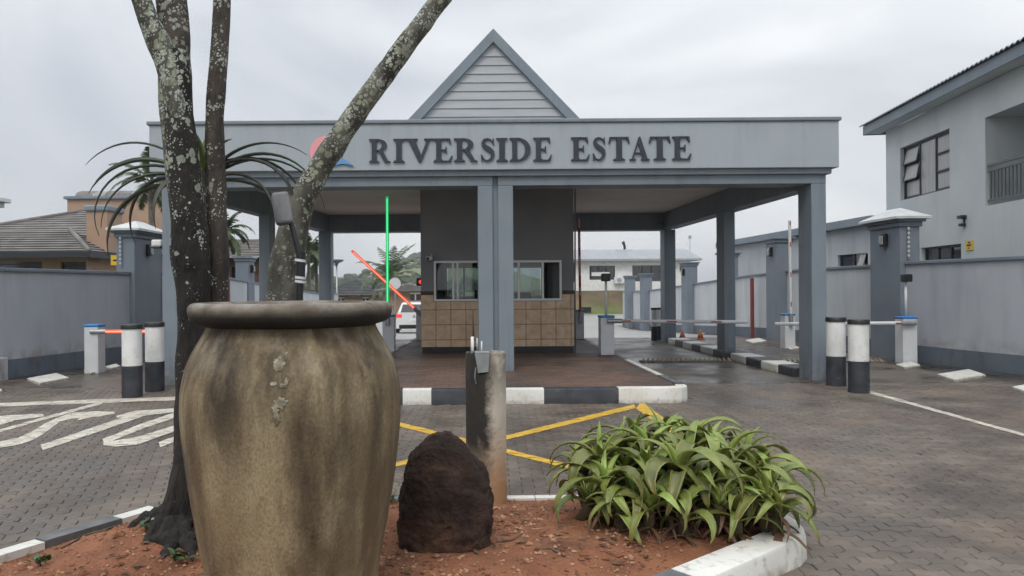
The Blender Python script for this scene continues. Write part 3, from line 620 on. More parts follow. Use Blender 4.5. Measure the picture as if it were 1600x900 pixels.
mb = MB(); mb.box(bx1 - 1.25, bx1 - .78, 18.35, 18.43, bz0 + .62, bz0 + 1.3); mb.build('backrest', black_m, ofc, bevel=.05); mb = MB(); mb.box(bx1 - 1.26, bx1 - .76, 17.95, 18.4, bz0 + .45, bz0 + .54); mb.build('seat', black_m, ofc, bevel=.03); mb = MB(); mb.cyl(bx1 - 1.0, 18.18, bz0, bz0 + .45, .03, 10); mb.build('column', steel_m, ofc)
mon = thing('computer_monitor', 'black monitor on the counter behind the right booth window', 'monitor', (bx1 - 1.9, 17.4, wz0 - .2))
mb = MB(); mb.box(bx1 - 2.15, bx1 - 1.65, 17.42, 17.46, wz0 - .1, wz0 + .22); mb.build('screen', black_m, mon, bevel=.01); mb = MB(); mb.box(bx1 - 1.95, bx1 - 1.85, 17.4, 17.48, wz0 - .239, wz0 - .1); mb.build('stand', black_m, mon)
def win_frame(x0, x1, y, z0, z1, t, mull, parent, m=alu_m, name='window', dep=.06, gm=None, extra=()):
    mb = MB(); mb.box(x0, x1, y, y + dep, z0, z0 + t); mb.box(x0, x1, y, y + dep, z1 - t, z1); mb.box(x0, x0 + t, y, y + dep, z0 + t, z1 - t); mb.box(x1 - t, x1, y, y + dep, z0 + t, z1 - t)
    for mx_ in mull: mb.box(mx_ - t * .5, mx_ + t * .5, y + .004, y + dep - .004, z0 + t, z1 - t)
    w = mb.build(name, m, parent); edges = [x0 + t] + [v for v in mull] + [x1 - t]
    for i in range(len(edges) - 1):
        if i in extra: continue
        g_ = MB(); g_.box(edges[i] + t * .5, edges[i + 1] - t * .5, y + dep * .45, y + dep * .45 + .006, z0 + t, z1 - t); g_.build('pane', gm or glass_m, w)
    return w
win_frame(wl[0] - .02, wl[1], BY - .03, wz0 - .02, wz1 + .02, .045, [at(708, 440, BY).x, at(713.5, 440, BY).x + .02], bt, extra=())
win_frame(wr[0], wr[1] + .02, BY - .03, wz0 - .02, wz1 + .02, .045, [at(810.5, 440, BY).x, at(848, 440, BY).x], bt, extra=(2,))
for a_b in bw: win_frame(a_b[0], a_b[1], byb - .12, wz0, wz1, .05, [(a_b[0] + a_b[1]) / 2], bt)
# tiles, each a piece
mb = MB(); mb.box(bx0 - .01, bx1 + .01, BY - .012, BY - .001, bz0 + .125, at(700, 455, BY).z)
mb2 = MB()
for x0, x1, z0, z1 in ((bx0 - .004, bx1 + .004, bz0 + .125, wz0 - .025), (bx0 - .004, wl[0] - .03, wz0 - .025, at(700, 455, BY).z), (wr[1] + .03, bx1 + .004, wz0 - .025, at(700, 455, BY).z)): mb2.box(x0, x1, BY - .012, BY - .001, z0, z1)
dado = mb2.build('tiled_dado', grout_m, bt)
ts = .326; rows = [bz0 + .125, bz0 + .285, bz0 + .285 + ts, bz0 + .285 + 2 * ts, bz0 + .285 + 3 * ts]
rows = [r for r in rows]; x = bx0 - .004; xe = [x]
while xe[-1] + ts < bx1: xe.append(xe[-1] + ts)
xe.append(bx1 + .004)
for ri in range(4):
    for ci in range(len(xe) - 1):
        a0, a1, z0, z1 = xe[ci] + .006, xe[ci + 1] - .006, rows[ri] + .006, min(rows[ri + 1] - .006, at(700, 455, BY).z)
        if a1 - a0 < .03: continue
        if ri == 3:     # course cut round the windows
            zt = wz0 - .028
            for w in (wl, wr):
                if a1 > w[0] - .03 and a0 < w[1] + .03:
                    if a0 < w[0] - .06: m_ = MB(); m_.box(a0, w[0] - .032, BY - .022, BY - .0125, zt, z1); m_.build('tile', tile_m, dado)
                    elif a1 > w[1] + .06 and w is wr: m_ = MB(); m_.box(w[1] + .032, a1, BY - .022, BY - .0125, zt, z1); m_.build('tile', tile_m, dado)
                    z1 = zt - .002
            if wl[1] < a0 and a1 < wr[0]: z1 = zt
        m_ = MB(); m_.box(a0, a1, BY - .022 - ru(0, .0015), BY - .0125, z0, z1); m_.build('tile', tile_m, dado)
mb = MB(); mb.box(bx0 + .02, bx1 - .02, BY - .006, BY - .001, bz0, bz0 + .123); mb.build('skirting', black_m, bt)
mb = MB(); mb.tube([at(898.5, y, BY) for y in (549, 296)], .018, 8); mb.build('downpipe', trim_m, bt, smooth=True)
# security camera on the booth
sc_ = thing('security_camera', 'small grey security camera on the upper left corner of the guard booth', 'camera', at(671, 404, BY - .15))
p = at(671, 404, BY - .12); mb = MB(); mb.box(p.x - .075, p.x + .07, p.y - .12, p.y + .12, p.z - .045, p.z + .045); mb.build('housing', steel_m, sc_, bevel=.01)
mb = MB(); mb.tube([(p.x - .03, p.y - .13, p.z - .01), (p.x - .03, p.y - .105, p.z - .01)], .035, 12); mb.build('lens', black_m, sc_)
mb = MB(); mb.box(p.x + .03, p.x + .06, p.y - .02, p.y + .119, p.z + .046, p.z + .09); mb.build('bracket', steel_m, sc_)

# ================================================================== BOUNDARY WALLS AND PILLARS
def wall_run(label, pts, h, m, plinth=.34, side=-1, group='boundary walls', t=.22):
    o = thing('boundary_wall', label, 'wall', (pts[0][0], pts[0][1], gz(pts[0][1])), group); mbw, mbc, mbp = MB(), MB(), MB()
    fine = []
    for i in range(len(pts) - 1):
        a, b = Vector(pts[i]), Vector(pts[i + 1]); k = max(1, int((b - a).length / 4)) if b.y > 22 else 1
        for q in range(k): fine.append((a.lerp(b, q / k), a.lerp(b, (q + 1) / k)))
    for a, b in fine:
        d = (b - a).normalized(); n = Vector((-d.y, d.x)) * side   # n points away from the road
        def strip(mb, o0, o1, z0, z1):
            A = [a + n * o0, b + n * o0, b + n * o1, a + n * o1]; za, zb = gz(a.y), gz(b.y); zz = [za, zb, zb, za]
            bb = [(A[k].x, A[k].y, z0 + zz[k]) for k in range(4)]; tt = [(A[k].x, A[k].y, z1 + zz[k]) for k in range(4)]
            if side > 0: mb.hexa(bb, tt)
            else: mb.hexa(bb[::-1], tt[::-1])
        strip(mbw, 0, t, plinth - .02, h - .07); strip(mbp, -.035, t, -.1, plinth); strip(mbc, -.045, t + .045, h - .07, h)
    mbw.build('wall_panel', m, o); mbc.build('coping', pillar_m, o, bevel=.012); mbp.build('plinth', dark_m, o); return o
RW = wall_run('long grey plastered wall with dark plinth at the right edge', [(11.0, 8.5), (9.9, 13.4), (9.42, 16.3)], 2.1, wall_m, side=-1)
wall_run('grey wall running back behind the right lane columns', [(9.6, 17.5), (9.62, 46)], 2.08, pale_m, side=-1)
wall_run('long grey plastered wall with dark plinth at the left edge', [(-9.2, 9.6), (-8.36, 14.0), (-7.62, 17.6)], 2.03, wall_m, side=1)
wall_run('pale wall running back behind the left lane and tree', [(-7.45, 19.2), (-7.42, 46)], 2.05, pale_m, side=1)
mb = MB(); mb.box(-9.6, -8.22, 13.35, 13.9, -.05, .41); tag(mb.build('low_wall_stub', wall_m, bevel=.02), 'low grey concrete block against the left wall', 'block')
def pillar(label, x0, x1, y0, y1, h, cap=True, lamp_side=0, pyr=True, group='wall pillars'):
    z = gz((y0 + y1) / 2); o = thing('gate_pillar', label, 'pillar', ((x0 + x1) / 2, (y0 + y1) / 2, z), group)
    mb = MB(); mb.box(x0, x1, y0, y1, z - .1, z + h - .16); mb.build('shaft', pillar_m, o, bevel=.012)
    mb = MB(); mb.box(x0 - .04, x1 + .04, y0 - .04, y1 + .04, z + h - .16, z + h - .06); mb.box(x0 - .09, x1 + .09, y0 - .09, y1 + .09, z + h - .06, z + h); mb.build('moulding', pillar_m, o, bevel=.012)
    if pyr:
        mb = MB(); xm, ym = (x0 + x1) / 2, (y0 + y1) / 2; e = .17
        mb.add([(x0 - e, y0 - e, z + h), (x1 + e, y0 - e, z + h), (x1 + e, y1 + e, z + h), (x0 - e, y1 + e, z + h), (x0 - e, y0 - e, z + h + .05), (x1 + e, y0 - e, z + h + .05), (x1 + e, y1 + e, z + h + .05), (x0 - e, y1 + e, z + h + .05), (xm, ym - .25, z + h + .27), (xm, ym + .25, z + h + .27)],
               [(0, 3, 2, 1), (0, 1, 5, 4), (1, 2, 6, 5), (2, 3, 7, 6), (3, 0, 4, 7), (4, 5, 8), (5, 6, 9, 8), (6, 7, 9), (7, 4, 8, 9)]); mb.build('cap', cap_m, o)
    if lamp_side:
        xf = x0 if lamp_side < 0 else x1; s = lamp_side; ym = y0 + (y1 - y0) * .45; zl = z + h - .42
        mb = MB(); mb.box(*sorted((xf, xf + s * .09)), ym - .1, ym + .1, zl - .14, zl + .14); l = mb.build('lamp', black_m, o, bevel=.02)
        mb = MB(); mb.box(*sorted((xf + s * .091, xf + s * .13)), ym - .07, ym + .07, zl - .1, zl + .1); mb.build('lens', steel_m, l, bevel=.02)
    return o
pr = pillar('tall grey pillar with pyramid cap at the right wall corner', 9.3, 9.72, 16.3, 17.5, 3.0, lamp_side=-1)
plf = pillar('tall grey pillar with pyramid cap at the left wall corner', -7.92, -7.5, 17.6, 19.2, 2.97, lamp_side=1)
for o, x, y in ((pr, 9.45, 16.27), (plf, -7.8, 17.57)):    # electric fence stand-offs
    mb = MB(); mb.cyl(x, y - .03, 2.15, 2.85, .008, 6); sp_ = mb.build('fence_bracket', steel_m, o)
    for k in range(7): mb = MB(); mb.cyl(x, y - .03, 2.2 + k * .095, 2.245 + k * .095, .026, 8); mb.build('insulator', cap_m, sp_, smooth=False)
for i, (y, h, nm) in enumerate(((22.7, 3.05, 'nearest of the far right wall pillars, beside the raised boom'), (27.1, 2.98, 'second far right wall pillar left of the raised boom'), (31.8, 2.98, 'third far right wall pillar between the canopy columns'), (39.4, 2.95, 'fourth far right wall pillar beyond the back column'), (43.2, 2.95, 'last right wall pillar beside the road bend'))):
    pillar(nm, 9.3, 9.75, y, y + .8, h, pyr=False, lamp_side=-1 if i < 3 else 0)
for y, nm in ((26.6, 'left lane pillar beyond the tree beside the pale wall'), (33.5, 'small left lane pillar beyond the leaning trunk')): pillar(nm, -7.85, -7.4, y, y + .8, 2.9, pyr=False, lamp_side=1)
for x, d, nm in ((1175, 24.8, 'dark red post standing against the right lane wall'), (356.5, 23.8, 'dark red post standing against the left lane wall')):
    p = at(x, 450, d); mb = MB(); mb.box(p.x - .05, p.x + .05, d - .05, d + .05, gz(d) - .05, 1.93 + gz(d)); mb.box(p.x - .09, p.x + .09, d - .09, d + .09, gz(d) - .04, gz(d) + .015); tag(mb.build('red_post', dred_m, bevel=.008), nm, 'post')

# ================================================================== BOLLARDS, CABINETS, BOOMS
def bollard_proto():
    o = thing('bollard', 'x', 'bollard')
    mb = MB(); mb.cyl(0, 0, -.05, .47, .148, 28); mb.build('black_sleeve', kblack_m, o, smooth=True, local=True, angle=40)
    mb = MB(); mb.cyl(0, 0, .47, 1.02, .143, 28); mb.build('white_sleeve', white_m, o, smooth=True, local=True, angle=40)
    mb = MB(); mb.lathe((0, 0, 0), [(.155, 1.02), (.155, 1.075), (.145, 1.09), (.0, 1.095)], 28); mb.build('cap', black_m, o, smooth=True, local=True, angle=40); return o
BP = bollard_proto()
for i, (x, y, lab) in enumerate(((5.98, 12.3, 'black and white bollard touching the right canopy column'), (5.92, 11.48, 'nearer of the two black and white bollards by the right column'), (-4.97, 11.55, 'left of the two black and white bollards beside the tree'), (-4.89, 12.2, 'right of the two black and white bollards, close to the trunk'), (5.72, 22.9, 'left far bollard beside the back right column'), (5.98, 23.35, 'right far bollard beside the back right column'))):
    o = BP if i == 0 else copy_tree(BP); o.location = (x, y, gz(y)); o['label'] = lab; o['group'] = 'black and white bollards'
    if y > 20: o.scale = (.62, .62, .9)
def cabinet(label, x, y, z, w, h, d=.3, reader=None):
    o = thing('barrier_cabinet', label, 'barrier', (x, y, z), 'boom barrier cabinets')
    mb = MB(); mb.box(x - w / 2, x + w / 2, y - d / 2, y + d / 2, z, z + h - .05); b = mb.build('housing', cab_m, o, bevel=.012)
    mb = MB(); mb.box(x - w / 2 - .012, x + w / 2 + .012, y - d / 2 - .012, y + d / 2 + .012, z + h - .05, z + h); mb.build('lid', blue_m, o, bevel=.015)
    mb = MB(); mb.box(x - w / 2 + .025, x + w / 2 - .025, y - d / 2 - .004, y - d / 2 - .0005, z + .06, z + h - .16); mb.build('door', cab_m, b, bevel=.002)
    if reader:
        mb = MB(); mb.cyl(x + .0, y, z + h, reader - .06, .026, 10); pl_ = mb.build('reader_pole', white_m, o, smooth=True)
        mb = MB(); mb.box(x - .1, x + .08, y - .12, y + .03, reader - .1, reader + .06); mb.build('reader_head', black_m, o, bevel=.02)
    return o
def boom(o, a, b, m0, m1, r=.035, bands=None, core=None):
    a, b = Vector(a), Vector(b); mb = MB(); mb.tube([a, b], r, 10); arm = mb.build('boom_arm', m0, o, smooth=True, angle=50)
    if bands:
        for s, e in bands: mb = MB(); off = Vector((0, -r * .62, 0)); mb.tube([a.lerp(b, s) + off, a.lerp(b, e) + off], r * .5, 8); mb.build('reflective_band', m1, arm, smooth=True, angle=50)
    if core:
        mb = MB(); d = (b - a).normalized(); off = Vector((0, -r * .75, 0)); mb.tube([a + off + d * .05, b + off - d * .05], r * .42, 8); mb.build('led_strip', core, arm, smooth=True)
    mb = MB(); mb.tube([a - (b - a).normalized() * .18, a + (b - a).normalized() * .12], r * 1.35, 10); mb.build('boom_clamp', steel_m, o, smooth=True, angle=50)
boom_m = mat('boom white', (.62, .64, .66), (.68, .7, .71), 4, .35)
# right lane, beside the island
c = at(947.5, 552, 16.0); o = cabinet('barrier cabinet on the island with white and red boom across the right lane', c.x, 16.0, ISL_Z, .28, .82, reader=at(939, 432, 16).z)
a, b = at(962, 503, 15.85), at(1166, 508, 15.85); boom(o, (a.x, 15.8, .9), (b.x, 15.8, .86), boom_m, red_m, .037, [(.03, .11), (.38, .46), (.72, .8)])
c = at(1416, 567, 15.7); o = cabinet('barrier cabinet by the right wall with camera post and boom to the left', c.x, 15.7, 0, .29, .96, reader=at(1408, 433, 15.7).z)
boom(o, (c.x - .1, 15.5, .83), (6.3, 15.5, .83), boom_m, red_m, .037, [(.02, .09), (.35, .43), (.68, .76)])
c = at(1231, 545, 19.5); o = cabinet('barrier cabinet with raised boom behind the right front column', c.x, 19.5, 0, .26, .9)
boom(o, (c.x, 19.3, .78), (c.x - .02, 19.3, 3.24), boom_m, red_m, .037, [(.12, .17), (.42, .47), (.73, .78), (.95, .99)])
c = at(903.5, 530, 20.9); o = cabinet('barrier cabinet with raised dull boom at the right rear of the booth', c.x + .02, 20.9, ISL_Z, .24, .8)
boom(o, (c.x + .03, 20.7, .8), (c.x + .01, 20.7, 3.45), red_m, boom_m, .035, [(.22, .3), (.42, .62), (.7, .85), (.9, 1)])
# left lane
c = at(608, 541, 17.4); o = cabinet('barrier cabinet with raised green lit boom behind the pot', c.x, 17.4, ISL_Z, .27, .82)
boom(o, (c.x - .01, 17.2, .95), (at(605, 306, 17.2).x, 17.2, 3.66), green_led, None, .036, core=green_core)
c = at(657, 530, 20.9); o = cabinet('barrier cabinet with slanting red lit boom left of the booth', c.x, 20.9, ISL_Z, .22, .82)
boom(o, (at(652, 486, 20.7).x, 20.7, at(652, 486, 20.7).z), at(550, 392, 20.7), red_led, None, .04, core=red_core)
c = at(148.5, 583, 14.9); o = cabinet('barrier cabinet by the left wall with red lit horizontal boom', c.x, 14.9, 0, .27, .95)
boom(o, (c.x + .17, 14.75, .81), (-5.15, 14.75, .81), red_led, None, .036, core=red_core)
# spike strips
def spikes(x0, x1, y, lab):
    o = thing('spike_strip', lab, 'spike strip', ((x0 + x1) / 2, y, 0), 'tyre spike strips')
    mb = MB(); mb.box(x0, x1, y - .12, y + .12, -.01, .03); mb.build('base_plate', mat('rusty steel', (.11, .07, .05), (.2, .15, .11), 9, .6, metal=.3), o, bevel=.008)
    x = x0 + .06
    while x < x1 - .06:
        mb = MB(); mb.add([(x, y - .08, .0305), (x + .035, y - .08, .0305), (x + .035, y + .06, .0305), (x, y + .06, .0305), (x + .012, y + .03, .085), (x + .023, y + .03, .085)], [(3, 2, 1, 0), (0, 1, 5, 4), (2, 3, 4, 5), (1, 2, 5), (3, 0, 4)]); mb.build('tooth', MATS['soil tooth'], o); x += .1
mat('soil tooth', (.3, .27, .22), (.38, .34, .28), 9, .5, metal=.4)
spikes(at(1002, 565, 16.2).x, 5.75, 16.3, 'rusty spike strip across the right lane before the boom')
spikes(6.4, 8.75, 15.95, 'rusty spike strip beyond the right bollards')
# painted concrete slabs in the gutters
slabs = [(1400, 1438, 568, 577), (1465, 1540, 580, 597), (1582, 1650, 600, 617), (1165, 1198, 530, 538), (1226, 1250, 542, 548), (1120, 1140, 523, 528.5), (1068, 1084, 515, 520.5), (1092, 1105, 518, 524), (990, 1010, 508, 513), (42, 108, 586, 602), (131, 166, 574, 586), (165, 188, 571, 579), (-30, 4, 606, 622)]
for i, (x0, x1, yt, yb) in enumerate(slabs):
    A = [ground(x0 + (x1 - x0) * .35, yb), ground(x1, (yt + yb) / 2 + .6), ground(x0 + (x1 - x0) * .65, yt), ground(x0, (yt + yb) / 2 - .4)]
    if x1 < 400: A = [ground(x0 + (x1 - x0) * .30, yb), ground(x1, yt * .55 + yb * .45), ground(x0 + (x1 - x0) * .7, yt), ground(x0, yt * .45 + yb * .55)]
    mb = MB(); mb.hexa([(p.x, p.y, p.z - .03) for p in A], [(p.x, p.y, p.z + .045) for p in A])
    places = ['at the foot of the right barrier cabinet', 'in the gutter midway along the right wall', 'in the gutter at the right frame edge', 'beside the dark red post', 'at the foot of the raised boom cabinet', 'behind the middle right column', 'between the two cones', 'right of the two cones', 'left of the far bollards', 'in the gutter along the left wall', 'in front of the left barrier cabinet', 'right of the left barrier cabinet', 'cut by the left frame edge']
    tag(mb.build('gutter_slab', kwhite_m, bevel=.012), 'white painted concrete slab ' + places[i], 'slab', 'white gutter slabs')
gut_m = mat('wet gutter', (.02, .02, .021), (.05, .046, .042), 1.6, .25, .003, 20, rough2=.6)
for nm, pts in (('gutter_channel', [(8.9, 13.2), (9.85, 13.2), (9.38, 16.3), (9.27, 16.3), (8.62, 16.3)]), ('gutter_channel', [(-8.3, 13.9), (-7.55, 17.6), (-7.0, 17.6), (-7.6, 13.9)])):
    mb = MB(); mb.prism(pts, -.03, .005); tag(mb.build(nm, gut_m), kind='structure')
# cones
cone_m = mat('cone orange dull', (.32, .10, .05), (.4, .14, .07), 8, .6)
cp = thing('traffic_cone', 'small faded traffic cone left of the pair behind the lane divider', 'cone', (6.7, 23.4, gz(23.4)), 'small cones')
mb = MB(); mb.box(-.13, .13, -.13, .13, 0, .03); mb.build('base', cone_m, cp, local=True, bevel=.008)
mb = MB(); mb.lathe((0, 0, 0), [(.1, .03), (.06, .17), (.025, .31), (0, .315)], 16); mb.build('body', cone_m, cp, smooth=True, local=True)
c2 = copy_tree(cp); c2.location = (7.25, 23.4, gz(23.4)); c2['label'] = 'small faded traffic cone right of the pair behind the lane divider'

# ================================================================== POT
pot_m = mat('weathered clay pot', (.165, .115, .06), (.29, .22, .125), 2.6, .8, .005, 75, detail=9, stretch=(1, 1, .7), p0=.34, p1=.66)
overlay(pot_m, (.39, .315, .19), 2.4, .47, .62, .8, (1, 1, .5), off=(2, 8, 1), detail=9)
overlay(pot_m, (.095, .06, .03), 2.6, .45, .57, .8, (1.5, 1.5, .3), off=(4.1, 2, .3), detail=10)
overlay(pot_m, (.035, .025, .016), 3.0, .52, .64, .6, (1.7, 1.7, .2), off=(.62, 5.2, .1), detail=11)
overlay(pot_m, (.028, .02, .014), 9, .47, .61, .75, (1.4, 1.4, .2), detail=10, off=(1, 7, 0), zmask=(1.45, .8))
overlay(pot_m, (.07, .05, .028), 130, .47, .62, .32, (1, 1, .4), detail=5)
overlay(pot_m, (.36, .33, .27), 6, .47, .64, .6, (1.4, 1.4, .6), zmask=(1.44, 1.18), detail=8, off=(5, 5, 5))  # sky sheen on the wet shoulder, painted in as pale grey
def run_stain(m, color, x0, w, z_top, z_low, fac, sc=5.0):     # a broad run of dirty water down the pot
    n = m.node_tree.nodes; l = m.node_tree.links; b = n['Principled BSDF']; ge = n.new('ShaderNodeNewGeometry'); se = n.new('ShaderNodeSeparateXYZ'); l.new(ge.outputs['Position'], se.inputs[0])
    mp_ = n.new('ShaderNodeMapping'); mp_.inputs['Scale'].default_value = (1, 1, .3); l.new(ge.outputs['Position'], mp_.inputs['Vector']); t = n.new('ShaderNodeTexNoise'); t.inputs['Scale'].default_value = sc; t.inputs['Detail'].default_value = 9; t.inputs['Roughness'].default_value = .68; l.new(mp_.outputs[0], t.inputs['Vector'])
    def math_(op, a, c):
        q = n.new('ShaderNodeMath'); q.operation = op
        for i_, v_ in enumerate((a, c)):
            if v_ is None: continue
            if isinstance(v_, float): q.inputs[i_].default_value = v_
            else: l.new(v_, q.inputs[i_])
        return q.outputs[0]
    wob = math_('MULTIPLY', math_('SUBTRACT', t.outputs['Fac'], .5), .34); d_ = math_('ABSOLUTE', math_('ADD', math_('SUBTRACT', se.outputs['X'], float(x0)), wob), None)
    r1 = n.new('ShaderNodeMapRange'); r1.inputs['From Min'].default_value = w; r1.inputs['From Max'].default_value = w * .3; r1.inputs['To Max'].default_value = fac; l.new(d_, r1.inputs[0])
    r2 = n.new('ShaderNodeMapRange'); r2.inputs['From Min'].default_value = z_low; r2.inputs['From Max'].default_value = z_low + .45; l.new(math_('ADD', se.outputs['Z'], wob), r2.inputs[0])
    r3 = n.new('ShaderNodeMapRange'); r3.inputs['From Min'].default_value = z_top; r3.inputs['From Max'].default_value = z_top - .25; l.new(math_('ADD', se.outputs['Z'], wob), r3.inputs[0])
    r4 = n.new('ShaderNodeMapRange'); r4.inputs['From Min'].default_value = .36; r4.inputs['From Max'].default_value = .58; l.new(t.outputs['Fac'], r4.inputs[0])
    f_ = math_('MULTIPLY', math_('MULTIPLY', r1.outputs[0], r2.outputs[0]), math_('MULTIPLY', r3.outputs[0], r4.outputs[0]))
    mi = n.new('ShaderNodeMix'); mi.data_type = 'RGBA'; l.new(f_, mi.inputs['Factor']); l.new(b.inputs['Base Color'].links[0].from_socket, mi.inputs[6]); mi.inputs[7].default_value = (*color, 1); l.new(mi.outputs[2], b.inputs['Base Color'])
run_stain(pot_m, (.03, .02, .012), -.97, .16, 1.75, .72, .9); run_stain(pot_m, (.045, .03, .017), -.56, .17, 1.7, .25, .85, 4); run_stain(pot_m, (.04, .027, .016), -.74, .10, 1.8, .95, .8, 7)
run_stain(pot_m, (.05, .035, .02), -1.2, .07, 1.6, .4, .7, 8); run_stain(pot_m, (.05, .035, .02), -.37, .06, 1.6, .6, .7, 8)
PD = 3.62; pc = at(457, 472, PD); K = PD / F
def pr_(w, py): return (w / 2 * K * .985, CAMZ - (py - 452) * K)
prof = [(0, .16), pr_(262, 925)] + [pr_(w, y) for w, y in ((266, 893), (282, 850), (300, 800), (317, 750), (330, 700), (338, 662), (340, 632), (336, 600), (323, 570), (305, 548), (287, 532), (270, 517), (262, 508))] + \
       [pr_(w, y) for w, y in ((270, 506), (290, 503), (306, 498), (314, 490), (316, 482), (312, 476.5), (302, 473), (288, 472), (272, 473.5), (258, 478), (250, 490), (250, 520), (300, 545))]
prof[1] = (prof[1][0], .15)
potc = thing('clay_pot', 'very large weathered brown clay pot with thick dark rim in the foreground', 'pot', (pc.x, PD, .15))
body = [(r, z) for r, z in prof]; ri = 15
# subdivide profile for a smooth curve
def catmull(P, n=5):
    o = []
    for i in range(len(P) - 1):
        p0, p1, p2, p3 = P[max(i - 1, 0)], P[i], P[i + 1], P[min(i + 2, len(P) - 1)]
        for q in range(n):
            t = q / n; o.append(tuple(.5 * ((2 * p1[k]) + (-p0[k] + p2[k]) * t + (2 * p0[k] - 5 * p1[k] + 4 * p2[k] - p3[k]) * t * t + (-p0[k] + 3 * p1[k] - 3 * p2[k] + p3[k]) * t ** 3) for k in range(2)))
    return o + [P[-1]]
mb = MB(); mb.lathe((pc.x, PD, 0), [prof[0]] + catmull(prof[1:15], 5), 96, wob=.006); mb.build('body', pot_m, potc, smooth=True)
rim_m = mat('pot rim', (.065, .05, .035), (.19, .16, .125), 6, .8, .005, 40, detail=8); overlay(rim_m, (.30, .29, .27), 7, .48, .7, .8, zmask=(1.535, 1.49), detail=7); overlay(rim_m, (.012, .010, .008), 7, .05, .36, .96, zmask=(1.478, 1.512), detail=8)  # lit top and shaded underside of the rim painted into its colour
mb = MB(); mb.lathe((pc.x, PD, 0), catmull(prof[14:], 6), 160, wob=.016); mb.build('rim', rim_m, potc, smooth=True)
chip_m = mat('bare plaster chip', (.12, .10, .065), (.36, .33, .25), 22, .9, .004, 60)
fx, fr = pc.x, PD
for (px, py, rx, ry) in ((437, 630, 9, 8), (429, 640, 5, 8), (431, 656, 5, 9), (440, 604, 6, 4), (425, 601, 5, 3), (444, 597, 3, 5), (430, 572, 9, 11), (436, 560, 6, 7)):
    c = at(px, py, PD - .52); R_ = .5; pts = []; n = 16
    n = 30; z = c.z
    def rad(z):
        P = [q for q in catmull(prof[1:15], 5)]
        for i in range(len(P) - 1):
            if min(P[i][1], P[i + 1][1]) <= z <= max(P[i][1], P[i + 1][1]): t = (z - P[i][1]) / (P[i + 1][1] - P[i][1] + 1e-9); return P[i][0] + t * (P[i + 1][0] - P[i][0])
        return .5
    s = (PD - .5) / F; vs = []
    for k in range(n):
        a = 2 * math.pi * k / n; q = 1 + .75 * noise.noise(Vector((math.cos(a) * 2.2 + px, math.sin(a) * 2.2 + py, 0))) + .35 * noise.noise(Vector((math.cos(a) * 7 + px, math.sin(a) * 7, 3))); x = c.x + rx * s * q * math.cos(a); zz = z + ry * s * q * math.sin(a); r0 = rad(zz) + .005
        vs.append((x, PD - math.sqrt(max(r0 * r0 - (x - pc.x) ** 2, 0)), zz))
    r0 = rad(z) + .007; vs.append((c.x, PD - math.sqrt(r0 * r0 - (c.x - pc.x) ** 2), z))
    mb = MB(); mb.add(vs, [(k, (k + 1) % n, n) for k in range(n)]); mb.build('flaked_patch', chip_m, potc, smooth=True)

# ================================================================== TREE WITH LICHEN, LEANING TRUNK
def bark(name, dark, mid, lich, seedoff, dens):
    m = mat(name, dark, mid, 9, .9, .035, 30, detail=10, stretch=(1, 1, .3))
    overlay(m, (.02, .017, .015), 5, .45, .65, .7, (1, 1, .3), off=seedoff)
    # lichen: round pale spots whose density follows a broad noise
    n = m.node_tree.nodes; l = m.node_tree.links; b = n['Principled BSDF']; geo = n.new('ShaderNodeNewGeometry')
    wob = n.new('ShaderNodeTexNoise'); wob.inputs['Scale'].default_value = 30; l.new(geo.outputs['Position'], wob.inputs['Vector'])
    va = n.new('ShaderNodeVectorMath'); va.operation = 'MULTIPLY_ADD'; va.inputs[1].default_value = (.03, .03, .03); l.new(wob.outputs['Color'], va.inputs[0]); l.new(geo.outputs['Position'], va.inputs[2])
    for sc, thr, col_ in ((13, .34, tuple(.8 * q for q in lich)), (27, .36, lich), (60, .38, (.40, .43, .40))):
        vo = n.new('ShaderNodeTexVoronoi'); vo.inputs['Scale'].default_value = sc; l.new(va.outputs[0], vo.inputs['Vector'])
        dn = n.new('ShaderNodeTexNoise'); dn.inputs['Scale'].default_value = 5.5 + sc * .05; dn.inputs['Detail'].default_value = 5; l.new(geo.outputs['Position'], dn.inputs['Vector'])
        sp_ = n.new('ShaderNodeSeparateXYZ'); l.new(geo.outputs['Position'], sp_.inputs[0])
        hz = n.new('ShaderNodeMapRange'); hz.inputs['From Min'].default_value = .3; hz.inputs['From Max'].default_value = 2.9; hz.inputs['To Min'].default_value = -.12; hz.inputs['To Max'].default_value = .16; l.new(sp_.outputs['Z'], hz.inputs[0])
        ad = n.new('ShaderNodeMath'); ad.operation = 'ADD'; l.new(dn.outputs['Fac'], ad.inputs[0]); l.new(hz.outputs[0], ad.inputs[1])
        th = n.new('ShaderNodeMapRange'); th.inputs['From Min'].default_value = .44 - dens; th.inputs['From Max'].default_value = .72 - dens; th.inputs['To Min'].default_value = .0; th.inputs['To Max'].default_value = thr * 1.3; l.new(ad.outputs[0], th.inputs[0])
        lt = n.new('ShaderNodeMath'); lt.operation = 'SUBTRACT'; l.new(th.outputs[0], lt.inputs[0]); l.new(vo.outputs['Distance'], lt.inputs[1])
        sm = n.new('ShaderNodeMapRange'); sm.inputs['From Min'].default_value = 0; sm.inputs['From Max'].default_value = .05; sm.inputs['To Max'].default_value = .9; l.new(lt.outputs[0], sm.inputs[0])
        mi = n.new('ShaderNodeMix'); mi.data_type = 'RGBA'; l.new(sm.outputs[0], mi.inputs['Factor']); l.new(b.inputs['Base Color'].links[0].from_socket, mi.inputs[6]); mi.inputs[7].default_value = (*col_, 1); l.new(mi.outputs[2], b.inputs['Base Color'])
    return m
bark1 = bark('dark bark with lichen', (.008, .0065, .006), (.024, .0195, .017), (.36, .385, .32), (0, 0, 0), -.045)
bark2 = bark('brown bark with lichen', (.045, .035, .029), (.095, .08, .068), (.32, .33, .28), (3, 3, 3), -.10)
